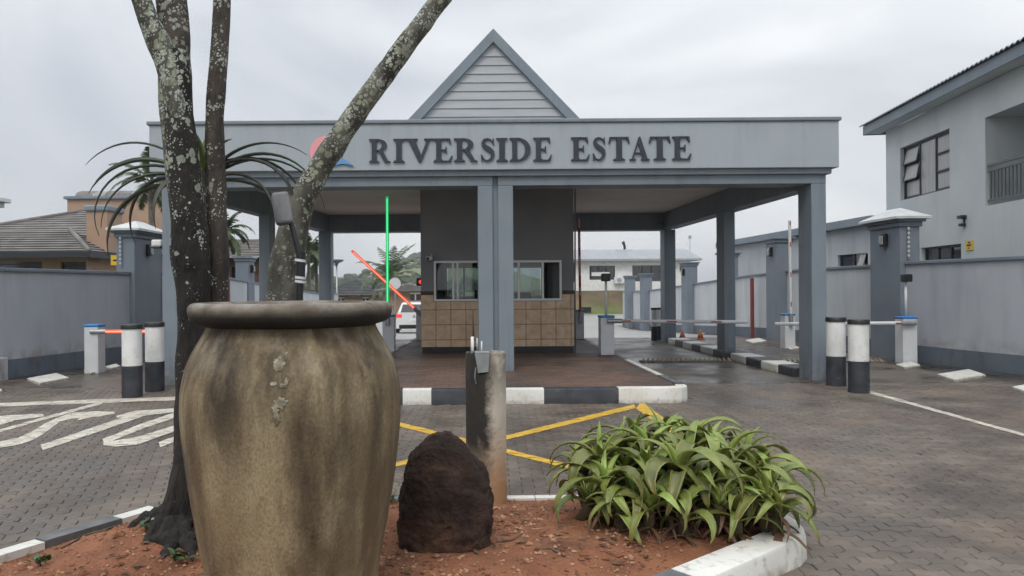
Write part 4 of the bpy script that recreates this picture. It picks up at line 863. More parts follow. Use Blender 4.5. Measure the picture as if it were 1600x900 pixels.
bark3 = bark('grey bark with lichen', (.07, .068, .055), (.15, .145, .12), (.28, .30, .215), (6, 6, 6), -.01)
def ptube(pts, d, extra=3, seg=20, wob=.14, wsc=7):
    """pts = (px, py, width px[, dy]) -> smooth tube"""
    P = [at(p[0], p[1], d + (p[3] if len(p) > 3 else 0)) for p in pts]; rr = [p[2] / 2 * (d + (p[3] if len(p) > 3 else 0)) / F for p in pts]
    full = catmull4([(p.x, p.y, p.z, r) for p, r in zip(P, rr)], extra)
    mb = MB(); mb.tube([q[:3] for q in full], [q[3] for q in full], seg, True, wob, wsc); return mb
def catmull4(P, n):
    o = []
    for i in range(len(P) - 1):
        p0, p1, p2, p3 = P[max(i - 1, 0)], P[i], P[i + 1], P[min(i + 2, len(P) - 1)]
        for q in range(n):
            t = q / n; o.append(tuple(.5 * ((2 * p1[k]) + (-p0[k] + p2[k]) * t + (2 * p0[k] - 5 * p1[k] + 4 * p2[k] - p3[k]) * t * t + (-p0[k] + 3 * p1[k] - 3 * p2[k] + p3[k]) * t ** 3) for k in range(len(p1))))
    return o + [P[-1]]
TD = 4.45
tr = thing('tree', 'tall dark multi-stemmed tree with white lichen spots left of the pot', 'tree', (at(275, 840, TD).x, TD, .2))
mb = ptube([(275, 880, 112), (278, 852, 100), (286, 820, 82), (294, 775, 66), (299, 700, 56), (302, 620, 52), (303, 540, 51), (301, 460, 53), (297, 380, 57), (290, 300, 53), (285, 245, 48), (280, 170, 43), (276, 120, 40), (274, 80, 36)], TD, 8, 44, .16, 6)
tc_ = at(274, 840, TD)
def flare(v):
    x, y, z = v; h = max(0, min(1, (z - .12) / .62))
    if h >= 1: return v
    a = math.atan2(y - tc_.y, x - tc_.x); f = (1 - h) ** 2 * (.30 * math.cos(5 * a + 1.1) + .22 * math.cos(3 * a + .4) + .5 * noise.noise(Vector((math.cos(a) * 2.4, math.sin(a) * 2.4, z * 3))) + .25 * noise.noise(Vector((x * 22, y * 22, z * 22))))
    return (tc_.x + (x - tc_.x) * (1 + f), tc_.y + (y - tc_.y) * (1 + f), z)
mb.v = [flare(v) for v in mb.v]
mb.build('trunk', bark1, tr, smooth=True)
mb = ptube([(282, 215, 20), (277, 165, 32), (268, 120, 38), (257, 88, 37), (240, 50, 34), (224, 10, 30), (206, -40, 29), (190, -90, 27), (170, -150, 24), (150, -210, 18)], TD - .03, 4, 18); mb.build('branch', bark3, tr, smooth=True)
mb = ptube([(283, 260, 30), (281, 190, 40), (276, 120, 45), (273, 70, 47), (270, 20, 46), (266, -40, 44), (262, -110, 40), (255, -220, 30)], TD + .09, 4, 20); mb.build('branch', bark2, tr, smooth=True)
mb = ptube([(280, 360, 24, .02), (273, 300, 22), (267, 240, 22), (261, 180, 22), (256, 130, 18), (252, 80, 12)], TD + .1, 4, 14); mb.build('branch', bark3, tr, smooth=True)
mb = ptube([(322, 640, 40), (330, 560, 38), (337, 480, 38), (340, 400, 34), (339, 330, 31), (337, 260, 31), (335, 200, 29), (338, 140, 29), (343, 80, 28), (346, 20, 27), (348, -60, 26), (352, -200, 22)], TD + .12, 4, 18, .10); mb.build('stem', bark2, tr, smooth=True)
for k, (x1, y1, w) in enumerate(((205, 845, 30), (228, 868, 34), (262, 884, 40), (300, 882, 36), (222, 826, 26))):   # root flares
    p0 = at(280, 800, TD); p1 = ground(x1, y1, .16); p1.z = soil_z(p1.x, p1.y) + .0; mid = p0.lerp(p1, .55); mid.z = p1.z + .10
    mid.z = p1.z + .03; full = catmull4([(*p0, .07), (*mid, w * .0019), (*(p1 - Vector((0, 0, .01))), .022), (*(p1 + (p1 - mid) * .5 - Vector((0, 0, .05))), .01)], 8)
    mb = MB(); mb.tube([q[:3] for q in full], [q[3] for q in full], 16, True, .9, 16); mb.build('root', bark1, tr, smooth=True)
LD = 5.0
lt_ = thing('tree', 'slim lichen covered trunk leaning to the right across the canopy sign', 'tree', (at(440, 470, LD).x, LD, .15))
lowp = at(436, 560, LD)
mb = ptube([(425, 770, 80), (430, 640, 72), (436, 540, 64), (442, 470, 58), (448, 420, 54), (456, 370, 46), (466, 330, 42), (480, 296, 40), (500, 262, 37), (526, 222, 36), (556, 178, 34), (590, 130, 33), (630, 76, 32), (672, 20, 30), (715, -40, 28), (770, -120, 26), (830, -210, 22)], LD, 4, 20, .15, 9)
mb.build('trunk', bark3, lt_, smooth=True)
# ------------------------------------------------------------------ aloe leaves
def leaf_mesh(name, length, width, elev, droop, mats, thick=.012, channel=.35, n=9, twist=0.0, curl=0.0):
    """leaf grows from the origin along +x, rises at elev and bends down by droop (degrees over its length)"""
    mb = MB(); x = z = 0.0; pts = []
    for i in range(n + 1):
        t = i / n; a = R(elev - droop * t ** 1.25); pts.append((x, curl * t * t, z, t, a)); x += length / n * math.cos(a); z += length / n * math.sin(a)
    vs = []
    for (x, y, z, t, a) in pts:
        w = width * (.78 + .5 * t if t < .3 else (.93 * (1 - ((t - .3) / .7) ** 1.9) + .02)) / 2; th = thick * (1 - .75 * t); ch = channel * w
        nx_, nz_ = -math.sin(a), math.cos(a); tw = twist * t
        for (u, h) in ((-1, ch), (-.55, ch * .3), (0, 0), (.55, ch * .3), (1, ch), (.5, ch * .2 - th * .85), (0, -th), (-.5, ch * .2 - th * .85)):
            hh = h + u * w * math.sin(tw); vs.append((x + nx_ * hh, y + u * w * math.cos(tw), z + nz_ * hh))
    m_ = 8
    for i in range(n):
        for k in range(m_):
            f = (i * m_ + k, i * m_ + (k + 1) % m_, (i + 1) * m_ + (k + 1) % m_, (i + 1) * m_ + k); mb.f.append(f[::-1]); mb.m.append(0)
    mb.v = vs; mb.f += [tuple(range(m_)), tuple(n * m_ + k for k in range(m_))[::-1]]; mb.m += [0, 0]
    me = mb.mesh(name, mats, smooth=True)
    a1 = me.attributes.new('along', 'FLOAT', 'POINT'); a1.data.foreach_set('value', [p[3] for p in pts for _ in range(m_)])
    a2 = me.attributes.new('across', 'FLOAT', 'POINT'); a2.data.foreach_set('value', [abs(u) for p in pts for u in (-1, -.55, 0, .55, 1, .5, 0, -.5)])
    return me
def leaf_mat(name, base, mid, edge, tip, rough=.38):
    m = mat(name, base, mid, 9, rough, .0012, 60, detail=6, stretch=(1, 1, 1)); n = m.node_tree.nodes; l = m.node_tree.links; b = n['Principled BSDF']
    oi = n.new('ShaderNodeObjectInfo'); mr = n.new('ShaderNodeMapRange'); mr.inputs['To Min'].default_value = .6; mr.inputs['To Max'].default_value = 1.3; l.new(oi.outputs['Random'], mr.inputs[0])
    hs_ = n.new('ShaderNodeHueSaturation'); l.new(mr.outputs[0], hs_.inputs['Value']); l.new(b.inputs['Base Color'].links[0].from_socket, hs_.inputs['Color'])
    h2 = n.new('ShaderNodeMapRange'); h2.inputs['To Min'].default_value = .465; h2.inputs['To Max'].default_value = .505; l.new(oi.outputs['Random'], h2.inputs[0]); l.new(h2.outputs[0], hs_.inputs['Hue'])
    ac = n.new('ShaderNodeAttribute'); ac.attribute_name = 'across'; m1 = n.new('ShaderNodeMapRange'); m1.inputs['From Min'].default_value = .72; m1.inputs['To Max'].default_value = .7; l.new(ac.outputs['Fac'], m1.inputs[0])
    x1 = n.new('ShaderNodeMix'); x1.data_type = 'RGBA'; l.new(m1.outputs[0], x1.inputs['Factor']); l.new(hs_.outputs[0], x1.inputs[6]); x1.inputs[7].default_value = (*edge, 1)
    al = n.new('ShaderNodeAttribute'); al.attribute_name = 'along'; m2 = n.new('ShaderNodeMapRange'); m2.inputs['From Min'].default_value = .72; m2.inputs['To Max'].default_value = .8; l.new(al.outputs['Fac'], m2.inputs[0])
    x2 = n.new('ShaderNodeMix'); x2.data_type = 'RGBA'; l.new(m2.outputs[0], x2.inputs['Factor']); l.new(x1.outputs[2], x2.inputs[6]); x2.inputs[7].default_value = (*tip, 1); l.new(x2.outputs[2], b.inputs['Base Color'])
    b.inputs['Subsurface Weight'].default_value = 0.0
    return m
aloe_m = leaf_mat('aloe leaf', (.10, .138, .028), (.18, .22, .05), (.36, .38, .115), (.22, .18, .055))
aloe_y = leaf_mat('young aloe leaf', (.15, .225, .043), (.225, .31, .068), (.38, .43, .125), (.21, .26, .058))
aloe_old = leaf_mat('old aloe leaf', (.10, .055, .03), (.17, .11, .05), (.2, .13, .06), (.09, .05, .03), .6)
LV = []
for k in range(10):
    e = (78, 70, 64, 58, 52, 48, 40, 34, 26, 16)[k]; d = (45, 100, 140, 168, 178, 165, 175, 165, 140, 120)[k]
    LV.append(leaf_mesh('aloe_leaf', (.25, .40, .49, .55, .58, .57, .58, .55, .50, .44)[k], (.06, .082, .095, .105, .11, .112, .118, .112, .108, .1)[k], e, d, aloe_y if k < 3 else aloe_m, curl=(-.1, .06, .12, -.08, .1, -.14, .05, -.1, .12, -.05)[k], twist=(.2, -.3, .4, .2, -.5, .3, -.2, .5, -.3, .3)[k]))
LO = [leaf_mesh('aloe_leaf', .42, .05, 10, 95, aloe_old, curl=.1), leaf_mesh('aloe_leaf', .36, .045, -10, 70, aloe_old, curl=-.08)]
ac = thing('aloe_clump', 'dense green clump of arching aloe rosettes spilling over the white kerb corner', 'plant', (1.35, 4.75, .15))
# rosette centres: pixel of the heart, depth
hearts = [(930, 722, 4.85, .9), (985, 694, 5.15, .82), (1035, 690, 5.2, .85), (1082, 694, 5.15, .85), (1008, 708, 4.95, .9), (1060, 740, 4.6, .92), (1010, 745, 4.7, .88), (1140, 730, 4.8, .95), (1110, 706, 5.0, .88), (1172, 722, 5.0, .9), (1207, 788, 4.5, .86), (938, 760, 4.62, .86), (1012, 795, 4.45, .72), (1100, 768, 4.6, .85), (1170, 765, 4.7, .88), (960, 708, 5.05, .85), (1150, 750, 4.85, .82), (1075, 720, 4.9, .86), (1190, 748, 4.85, .82), (1048, 775, 4.55, .72), (1130, 790, 4.5, .72), (985, 775, 4.6, .72), (900, 735, 4.9, .72), (1060, 705, 5.1, .8), (908, 778, 4.65, .66), (962, 800, 4.5, .66), (1068, 808, 4.42, .66), (1160, 806, 4.45, .66), (1228, 800, 4.42, .72), (1215, 760, 4.7, .75), (1120, 745, 4.7, .8), (970, 735, 4.8, .8)]
stem_m = mat('aloe stem', (.05, .04, .02), (.09, .07, .035), 9, .9, .006, 30)
for hi, (px, py, d, sc) in enumerate(hearts):
    px = 1060 + (px - 1060) * .93; py += 4
    c = at(px, py, d); zs_ = soil_z(c.x, c.y)
    mb = MB(); mb.tube([(c.x + ru(-.06, .06), c.y + .05, zs_ - .03), (c.x, c.y + .02, (zs_ + c.z) / 2), (c.x, c.y, c.z + .03)], [.035, .035, .03], 8); ros = mb.build('rosette', stem_m, ac, smooth=True)
    base = BASE[ac.name]; a0 = rnd() * 6.28; nl = 11
    for q in range(nl):
        k = min(9, int(q * 10 / nl)); o = bpy.data.objects.new('leaf', LV[k] if rnd() > .22 or q < 7 else LO[int(rnd() * 2)]); COL.objects.link(o); o.parent = ros
        az = a0 + q * 2.399 + ru(-.25, .25); s = sc * ru(.82, 1.08) * .95
        o.location = (c.x - base.x + .012 * math.cos(az), c.y - base.y + .012 * math.sin(az), c.z - base.z + .05 - q * .007); o.rotation_euler = (ru(-.15, .15), ru(-.15, .1), az); o.scale = (s * ru(.9, 1.1), s * ru(.9, 1.22), s * ru(.8, 1.15))
    for q in range(4):
        o = bpy.data.objects.new('dry_leaf', LO[q % 2]); COL.objects.link(o); o.parent = ros; o.location = (c.x - base.x, c.y - base.y, c.z - base.z - .09); o.rotation_euler = (0, .1, rnd() * 6.28); o.scale = (sc * .8,) * 3
# tall aloe rosette behind the tree
dk_m = leaf_mat('dark aloe leaf', (.028, .05, .036), (.05, .085, .055), (.07, .10, .065), (.045, .06, .042), .5)
br_m = leaf_mat('drooping dark aloe leaf', (.034, .042, .034), (.06, .068, .052), (.08, .085, .065), (.05, .048, .038), .6)
gr_m = leaf_mat('bright aloe heart leaf', (.08, .15, .04), (.12, .2, .06), (.15, .22, .07), (.1, .16, .05), .45)
AD = 5.05; hc = at(316, 268, AD)
ta = thing('tall_aloe', 'tall aloe with long dark drooping leaves behind the lichen tree', 'plant', (hc.x, AD, .15))
mb = MB(); mb.tube([(hc.x + .03, AD + .1, .1), (hc.x + .02, AD + .08, 1.2), (hc.x, AD, hc.z)], [.06, .05, .05], 10, True, .2, 9); mb.build('stem', bark2, ta, smooth=True)
for k in range(6):
    me = leaf_mesh('aloe_leaf', .34, .07, 80 - k * 3, 20 + k * 8, gr_m, channel=.5); o = bpy.data.objects.new('leaf', me); COL.objects.link(o); o.parent = ta
    o.location = (0, 0, hc.z - .15 - .02); o.rotation_euler = (0, 0, k * 1.1 + .4)
def long_leaf(azd, length, elev, droop, m, w=.062, curl=0):
    me = leaf_mesh('aloe_leaf', length, w, elev, droop, m, thick=.014, channel=.45, n=16, curl=curl, twist=ru(-.5, .5)); o = bpy.data.objects.new('leaf', me); COL.objects.link(o); o.parent = ta
    o.location = (0, 0, hc.z - .15 - ru(.0, .12)); o.rotation_euler = (0, 0, R(azd)); return o
for (azd, ln, el, dr, m) in ((178, .86, 38, 105, dk_m), (170, .86, 40, 90, dk_m), (195, .82, 22, 120, dk_m), (200, .98, 30, 150, br_m), (165, .92, 30, 148, br_m), (185, .9, 12, 120, br_m), (172, .95, 50, 100, dk_m),
                            (2, .92, 45, 118, dk_m), (-8, .8, 55, 95, dk_m), (8, 1.0, 42, 128, dk_m), (-20, .85, 20, 125, br_m), (12, .95, 30, 140, br_m), (20, .85, 15, 125, br_m), (-12, .95, 34, 150, br_m), (250, .7, 20, 130, br_m)):
    long_leaf(azd, ln, el, dr, m, ru(.032, .05), ru(-.1, .1))

# small weeds
weed_m = leaf_mat('weed leaf', (.03, .07, .02), (.05, .11, .03), (.05, .1, .03), (.06, .11, .03))
wl_me = leaf_mesh('weed_leaf', .07, .03, 40, 50, weed_m, thick=.003, n=4)
for (px, py, lab) in ((227, 862, 'small green weed at the foot of the lichen tree'), (62, 888, 'small green weed in the soil near the left kerb'), (283, 892, 'small green weed between trunk and pot'), (612, 775, 'small green weed between pot and dark rock')):
    p = ground(px, py, .15); z = soil_z(p.x, p.y); w_ = thing('weed', lab, 'weed', (p.x, p.y, z), 'small weeds')
    mb = MB(); mb.tube([(p.x, p.y, z - .02), (p.x + .005, p.y, z + .04)], [.004, .003], 6); mb.build('stem', weed_m, w_)
    for k in range(11):
        o = bpy.data.objects.new('leaf', wl_me); COL.objects.link(o); o.parent = w_; o.location = (ru(-.04, .04), ru(-.03, .03), ru(.01, .05)); o.rotation_euler = (ru(-.3, .3), ru(-.3, .3), rnd() * 6.28); s = ru(.5, 1.1); o.scale = (s, s, s)
twig_m = mat('dry twig', (.09, .06, .04), (.16, .11, .08), 12, .9)
for i, (pts, lab) in enumerate((([(775, 858), (800, 855), (818, 846)], 'thin dry twig on the soil right of the dark rock'), ([(835, 872), (860, 869), (884, 878)], 'curved dry twig on the soil below the aloe clump'), ([(130, 830), (165, 822), (190, 812)], 'thin dry twig on the soil left of the trunk'), ([(96, 850), (120, 838), (128, 826)], 'crooked dry twig near the left planter kerb'))):
    P = [ground(x, y, .15) for x, y in pts]; P = [Vector((p.x, p.y, soil_z(p.x, p.y) + .006)) for p in P]; mb = MB(); mb.tube(P, [.006, .007, .004], 6); tag(mb.build('twig', twig_m, smooth=True), lab, 'twig')

# ================================================================== ROCK, CONCRETE POST, INTERCOM ARM
rock_m = mat('dark porous rock', (.013, .0062, .0045), (.038, .019, .012), 7, .95, .03, 28, detail=10)
overlay(rock_m, (.075, .042, .026), 5, .52, .68, .6, detail=9); overlay(rock_m, (.16, .075, .04), 7, .45, .65, .6, zmask=(.2, .36), detail=8); overlay(rock_m, (.09, .07, .05), 40, .72, .78, .35, detail=2)
RD = 4.25; sr = RD / F
lv = [(885, 632, 752), (862, 626, 757), (840, 622, 766), (815, 621, 769), (790, 621, 769), (765, 624, 766), (742, 629, 760), (722, 637, 751), (706, 646, 741), (694, 656, 730), (684, 668, 718), (677, 680, 706), (674, 690, 698)]
full = catmull4([tuple(map(float, q)) for q in lv], 5); vs = []; sg_ = 72
for (py, xl, xr) in full:
    c = at((xl + xr) / 2, py, RD); hw_ = (xr - xl) / 2 * sr
    for k in range(sg_):
        a = 2 * math.pi * k / sg_; q = Vector((math.cos(a), math.sin(a), 0)); p3 = Vector((q.x * hw_, q.y * hw_ * .72, c.z))
        vd = noise.voronoi(p3 * 7)[0]; nn = .10 * (vd[1] - vd[0]) - .03 + .8 * (.10 * noise.noise(p3 * 5 + Vector((3, 1, 2))) + .07 * noise.noise(p3 * 13 + Vector((8, 1, 2))) + .05 * noise.noise(p3 * 32) + .035 * noise.noise(p3 * 75))
        vs.append((c.x + p3.x * (1 + nn), c.y + p3.y * (1 + nn), c.z + .03 * noise.noise(p3 * 9) * hw_ / .25 + .012 * noise.noise(p3 * 40)))
mb = MB(); nr = len(full); mb.add(vs, [(i * sg_ + k, i * sg_ + (k + 1) % sg_, (i + 1) * sg_ + (k + 1) % sg_, (i + 1) * sg_ + k) for i in range(nr - 1) for k in range(sg_)] + [tuple((nr - 1) * sg_ + k for k in range(sg_))])
ro = tag(mb.build('dark_rock', rock_m, smooth=True), 'upright dark brown porous rock between the pot and the concrete post', 'rock')

post_m = mat('stained concrete post', (.46, .41, .34), (.58, .53, .45), 6, .85, .004, 40, detail=7)
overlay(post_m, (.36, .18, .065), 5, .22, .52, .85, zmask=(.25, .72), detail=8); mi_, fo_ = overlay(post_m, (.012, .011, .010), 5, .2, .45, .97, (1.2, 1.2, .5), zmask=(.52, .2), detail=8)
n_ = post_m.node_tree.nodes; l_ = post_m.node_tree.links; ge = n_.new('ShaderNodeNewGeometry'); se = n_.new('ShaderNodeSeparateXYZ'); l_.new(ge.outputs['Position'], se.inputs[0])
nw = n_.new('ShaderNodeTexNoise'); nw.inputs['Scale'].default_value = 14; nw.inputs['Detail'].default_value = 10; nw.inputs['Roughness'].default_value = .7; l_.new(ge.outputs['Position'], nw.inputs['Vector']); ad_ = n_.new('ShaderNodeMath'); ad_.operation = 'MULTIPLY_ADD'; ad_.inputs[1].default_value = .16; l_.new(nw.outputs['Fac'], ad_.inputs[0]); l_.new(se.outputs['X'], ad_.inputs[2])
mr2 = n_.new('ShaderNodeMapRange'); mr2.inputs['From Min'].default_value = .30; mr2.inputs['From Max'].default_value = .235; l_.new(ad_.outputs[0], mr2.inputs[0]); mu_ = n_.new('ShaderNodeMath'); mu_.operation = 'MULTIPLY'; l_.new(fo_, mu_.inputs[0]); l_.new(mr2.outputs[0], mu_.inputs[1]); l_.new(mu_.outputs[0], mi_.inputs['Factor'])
overlay(post_m, (.04, .034, .028), 7, .36, .56, .85, zmask=(1.12, .78), detail=8)
CD = 5.42; pc_ = at(759.5, 660, CD); pt_z = at(759, 550, CD).z
cpst = thing('concrete_post', 'round stained concrete post with metal bracket on top behind the rock', 'post', (pc_.x, CD, .12))
mb = MB(); rP = 31.5 * CD / F
mb.lathe((pc_.x, CD, 0), [(rP * 1.02, .05), (rP * 1.01, .3), (rP, .6), (rP, pt_z - .02), (rP * .985, pt_z), (rP * .86, pt_z), (rP * .84, pt_z - .03), (0, pt_z - .03)], 40, .012); mb.build('shaft', post_m, cpst, smooth=True, angle=40)
brk = MB(); b0 = [at(x, y, CD - rP - .012) for x, y in ((742, 553), (765, 552), (763, 581), (747, 583))]
brk.add([*b0, *[p + Vector((0, .008, 0)) for p in b0]], [(3, 2, 1, 0), (4, 5, 6, 7), (0, 1, 5, 4), (1, 2, 6, 5), (2, 3, 7, 6), (3, 0, 4, 7)]); brk.box(b0[0].x, b0[1].x, CD - rP - .012, CD - .02, pt_z + .001, pt_z + .01); bo = brk.build('bracket', steel_m, cpst)
for (x, y0, y1, r, m, dd) in ((738, 550, 526, .011, white_m, -.02), (745.5, 550, 528, .006, steel_m, .02), (752.5, 550, 533, .005, alu_m, .0), (739.5, 550, 484, .006, black_m, .05)):
    mb = MB(); mb.tube([at(x, y0 + 6, CD + dd), at(x, y1, CD + dd)], r, 8); mb.build('conduit', m, cpst, smooth=True)
mb = MB(); mb.tube([at(743, 574, CD - rP - .02), at(742, 590, CD - rP - .02), at(744, 600, CD - rP - .005)], .005, 6); mb.build('wire', steel_m, cpst)

ID = 4.75; ip = at(468, 471, ID)
ic = thing('intercom_stand', 'grey weathered intercom box on a bent black pole behind the pot', 'intercom', (ip.x, ID, .15))
mb = MB(); mb.tube([(ip.x + .0, ID, .12), ip, at(469, 405, ID), at(465, 385, ID), at(456, 352, ID), at(448, 335, ID)], [.022, .022, .022, .02, .018, .016], 12); mb.build('pole', black_m, ic, smooth=True)
mb = MB(); mb.tube([at(469, 442, ID), at(470, 394, ID)], .03, 12); mb.build('sleeve', black_m, ic, smooth=True, angle=40)
for y in (440, 407, 434): mb = MB(); mb.tube([at(469, y + 2, ID), at(469.5, y - 2, ID)], .034, 12); mb.build('clamp', alu_m, ic, smooth=True, angle=40)
ibx = mat('weathered grey box', (.10, .105, .115), (.2, .205, .215), 12, .7, .002, 60, stretch=(1, 1, .2)); c = at(441, 326, ID - .02); mb = MB(); mb.box(-.052, .052, -.04, .04, -.1, .1); ib = mb.build('box', ibx, ic, local=True, bevel=.018); ib.location = c - Vector((ip.x, ID, .15)); ib.rotation_euler = (R(-8), R(-9), R(18))

# ================================================================== RIGHT HOUSES
house_m = mat('house plaster', (.47, .50, .51), (.52, .545, .55), 1.0, .85, .001, 60); overlay(house_m, (.36, .38, .38), 1.3, .55, .8, .35, (1.4, 1.4, .3))
HC = Vector((12.5, 22.6, 0)); HA = math.atan2(-.9915, -.13)
hs2 = thing('two_storey_house', 'pale grey two storey house with corrugated roof at the right edge', 'house', HC, rz=HA); BASE[hs2.name] = Vector((0, 0, 0))
HL = 14.0; op = []   # openings in the road-facing wall (s0, s1, z0, z1)
def wall_with_holes(mb, s0, s1, z0, z1, holes, w0, w1):
    S = sorted({s0, s1, *[h[0] for h in holes], *[h[1] for h in holes]}); Z = sorted({z0, z1, *[h[2] for h in holes], *[h[3] for h in holes]})
    for i in range(len(S) - 1):
        for j in range(len(Z) - 1):
            sm_, zm = (S[i] + S[i + 1]) / 2, (Z[j] + Z[j + 1]) / 2
            if any(h[0] < sm_ < h[1] and h[2] < zm < h[3] for h in holes): continue
            mb.box(S[i], S[i + 1], w0, w1, Z[j], Z[j + 1])
holes = [(.96, 3.74, 3.97, 5.45), (2.2, 4.26, 2.1, 2.58), (5.35, 10.0, 3.36, 5.35)]
mb = MB(); wall_with_holes(mb, 0, HL, -.1, 6.12, holes, 0, .25); mb.box(0, .25, .25, 8, -.1, 6.12); mb.box(HL - .25, HL, .25, 8, -.1, 6.12); mb.box(.25, HL - .25, 7.75, 8, -.1, 6.12); mb.build('wall', house_m, hs2, local=True)
mb = MB(); mb.box(5.1, 10.25, 1.7, 1.9, 3.2, 5.5); mb.box(5.1, 5.34, .25, 1.7, 3.2, 5.5); mb.box(10.01, 10.25, .25, 1.7, 3.2, 5.5); mb.box(5.34, 10.01, .25, 1.7, 5.36, 5.5); mb.box(5.34, 10.01, .25, 1.7, 3.2, 3.35); mb.build('balcony_recess', house_m, hs2, local=True)
mb = MB(); mb.box(6.3, 8.3, 1.66, 1.695, 3.36, 5.2); mb.build('balcony_door', dglass_m, hs2, local=True)
rl = MB(); rl.box(5.36, 9.99, .03, .08, 4.24, 4.29); rl.box(5.36, 9.99, .035, .075, 3.46, 3.5); rl.box(5.36, 9.99, .035, .075, 4.12, 4.15); rail_m = mat('dark railing', (.10, .105, .11), None, rough=.45); rail = rl.build('balcony_railing', rail_m, hs2, local=True)
x = 5.45
while x < 9.95: mb = MB(); mb.box(x, x + .025, .042, .067, 3.5, 4.12); mb.build('baluster', rail_m, rail, local=True); x += .14
# upper window: dark frame, opened sashes
fr_m = mat('dark window frame', (.03, .037, .046), None, rough=.4)
def house_window(root, s0, s1, z0, z1, rows, w=.1, gm=curtain_m, open_=()):
    mb = MB(); t = .05; mb.box(s0, s1, w, w + .07, z0, z0 + t); mb.box(s0, s1, w, w + .07, z1 - t, z1); mb.box(s0, s0 + t, w, w + .07, z0 + t, z1 - t); mb.box(s1 - t, s1, w, w + .07, z0 + t, z1 - t)
    n = len(rows); wd = (s1 - s0 - 2 * t) / n
    for i in range(1, n): mb.box(s0 + t + i * wd - .025, s0 + t + i * wd + .025, w + .002, w + .068, z0 + t, z1 - t)
    wo = mb.build('window', fr_m, root, local=True)
    for i, k in enumerate(rows):
        hh = (z1 - z0 - 2 * t) / k
        for j in range(k):
            a0, a1, b0, b1 = s0 + t + i * wd + .028, s0 + t + (i + 1) * wd - .028, z0 + t + j * hh + .012, z0 + t + (j + 1) * hh - .012
            m_ = MB(); fr_t = .03; e = .09 if (i, j) in open_ else 0   # an opened top-hung sash leans outwards at its foot
            m_.hexa([(a0, w + .03 - e, b0), (a1, w + .03 - e, b0), (a1, w + .036 - e, b0), (a0, w + .036 - e, b0)], [(a0, w + .03, b1), (a1, w + .03, b1), (a1, w + .036, b1), (a0, w + .036, b1)])
            m_.build('pane', gm, wo, local=True)
            if k > 1:
                m_ = MB()
                for (c0, c1, d0, d1) in ((a0, a1, 0, .07), (a0, a1, .93, 1)):
                    zz0, zz1 = b0 + (b1 - b0) * d0, b0 + (b1 - b0) * d1; y0_, y1_ = w + .015 - e * (1 - d0), w + .015 - e * (1 - d1); m_.hexa([(c0, y0_, zz0), (c1, y0_, zz0), (c1, y0_ + .013, zz0), (c0, y0_ + .013, zz0)], [(c0, y1_, zz1), (c1, y1_, zz1), (c1, y1_ + .013, zz1), (c0, y1_ + .013, zz1)])
                for c0 in (a0, a1 - .035):
                    m_.hexa([(c0, w + .015 - e, b0), (c0 + .035, w + .015 - e, b0), (c0 + .035, w + .028 - e, b0), (c0, w + .028 - e, b0)], [(c0, w + .015, b1), (c0 + .035, w + .015, b1), (c0 + .035, w + .028, b1), (c0, w + .028, b1)])
                m_.build('sash', fr_m, wo, local=True)
    return wo
house_window(hs2, .96, 3.74, 3.97, 5.45, [3, 1, 3][:3], open_=((0, 2), (0, 1)))
house_window(hs2, 2.2, 4.26, 2.1, 2.58, [1, 1, 1], gm=dglass_m)
# eaves: fascia board, soffit, corrugated sheet
mb = MB(); mb.box(-.45, HL + .4, -.47, -.43, 6.1, 6.36); mb.box(-.45, -.41, -.43, 8.4, 6.1, 6.36); mb.build('fascia_board', trim_m, hs2, local=True)
mb = MB(); mb.box(-.41, HL + .4, -.43, 0.0, 6.125, 6.15); mb.build('soffit', house_m, hs2, local=True)
mb = MB(); s = -.55; pts = []
while s < HL + .5:
    for q in range(6): a = q / 6 * 2 * math.pi; pts.append((s + .19 * q / 6, .022 * math.cos(a)))
    s += .19
nP = len(pts)
vs = [(p[0], -.55, 6.385 + p[1]) for p in pts] + [(p[0], 4.2, 7.35 + p[1]) for p in pts] + [(p[0], -.55, 6.365 + p[1]) for p in pts]
mb.add(vs, [(i, i + 1, nP + i + 1, nP + i) for i in range(nP - 1)] + [(2 * nP + i, 2 * nP + i + 1, i + 1, i) for i in range(nP - 1)]); mb.build('roof', asph_tile, hs2, local=True, smooth=True, angle=60)
mb = MB(); mb.add([(-.55, 4.2, 7.36), (HL, 4.2, 7.36), (HL, 8.5, 6.4), (-.55, 8.5, 6.4)], [(0, 1, 2, 3)]); mb.add([(-.3, 0, 6.1), (-.3, 8, 6.1), (-.3, 4.2, 7.2)], [(0, 1, 2)]); mb.build('rear_roof', asph_tile, hs2, local=True)
mb = MB(); mb.box(4.33, 4.53, -.13, -.001, 3.16, 3.24); mb.box(4.36, 4.5, -.11, -.001, 2.98, 3.05); mb.box(4.4, 4.46, -.03, -.001, 3.05, 3.16); mb.build('wall_lamp', black_m, hs2, local=True, bevel=.01)
yel_m = mat('yellow sign', (.62, .42, .03), (.68, .46, .04), 9, .4); mb = MB(); mb.box(4.5, 4.82, -.02, -.001, 2.4, 2.63); sg = mb.build('alarm_sign', yel_m, hs2, local=True)
mb = MB(); mb.box(4.56, 4.76, -.0235, -.0205, 2.5, 2.54); mb.box(4.6, 4.7, -.0235, -.0205, 2.44, 2.465); mb.box(4.62, 4.72, -.0235, -.0205, 2.56, 2.6); mb.build('sign_print', black_m, sg, local=True)
# annex
an = thing('single_storey_annex', 'low pale annex with dark fascia behind the right lane wall', 'house', (11.6, 22.8, 0))
mb = MB(); mb2 = MB()
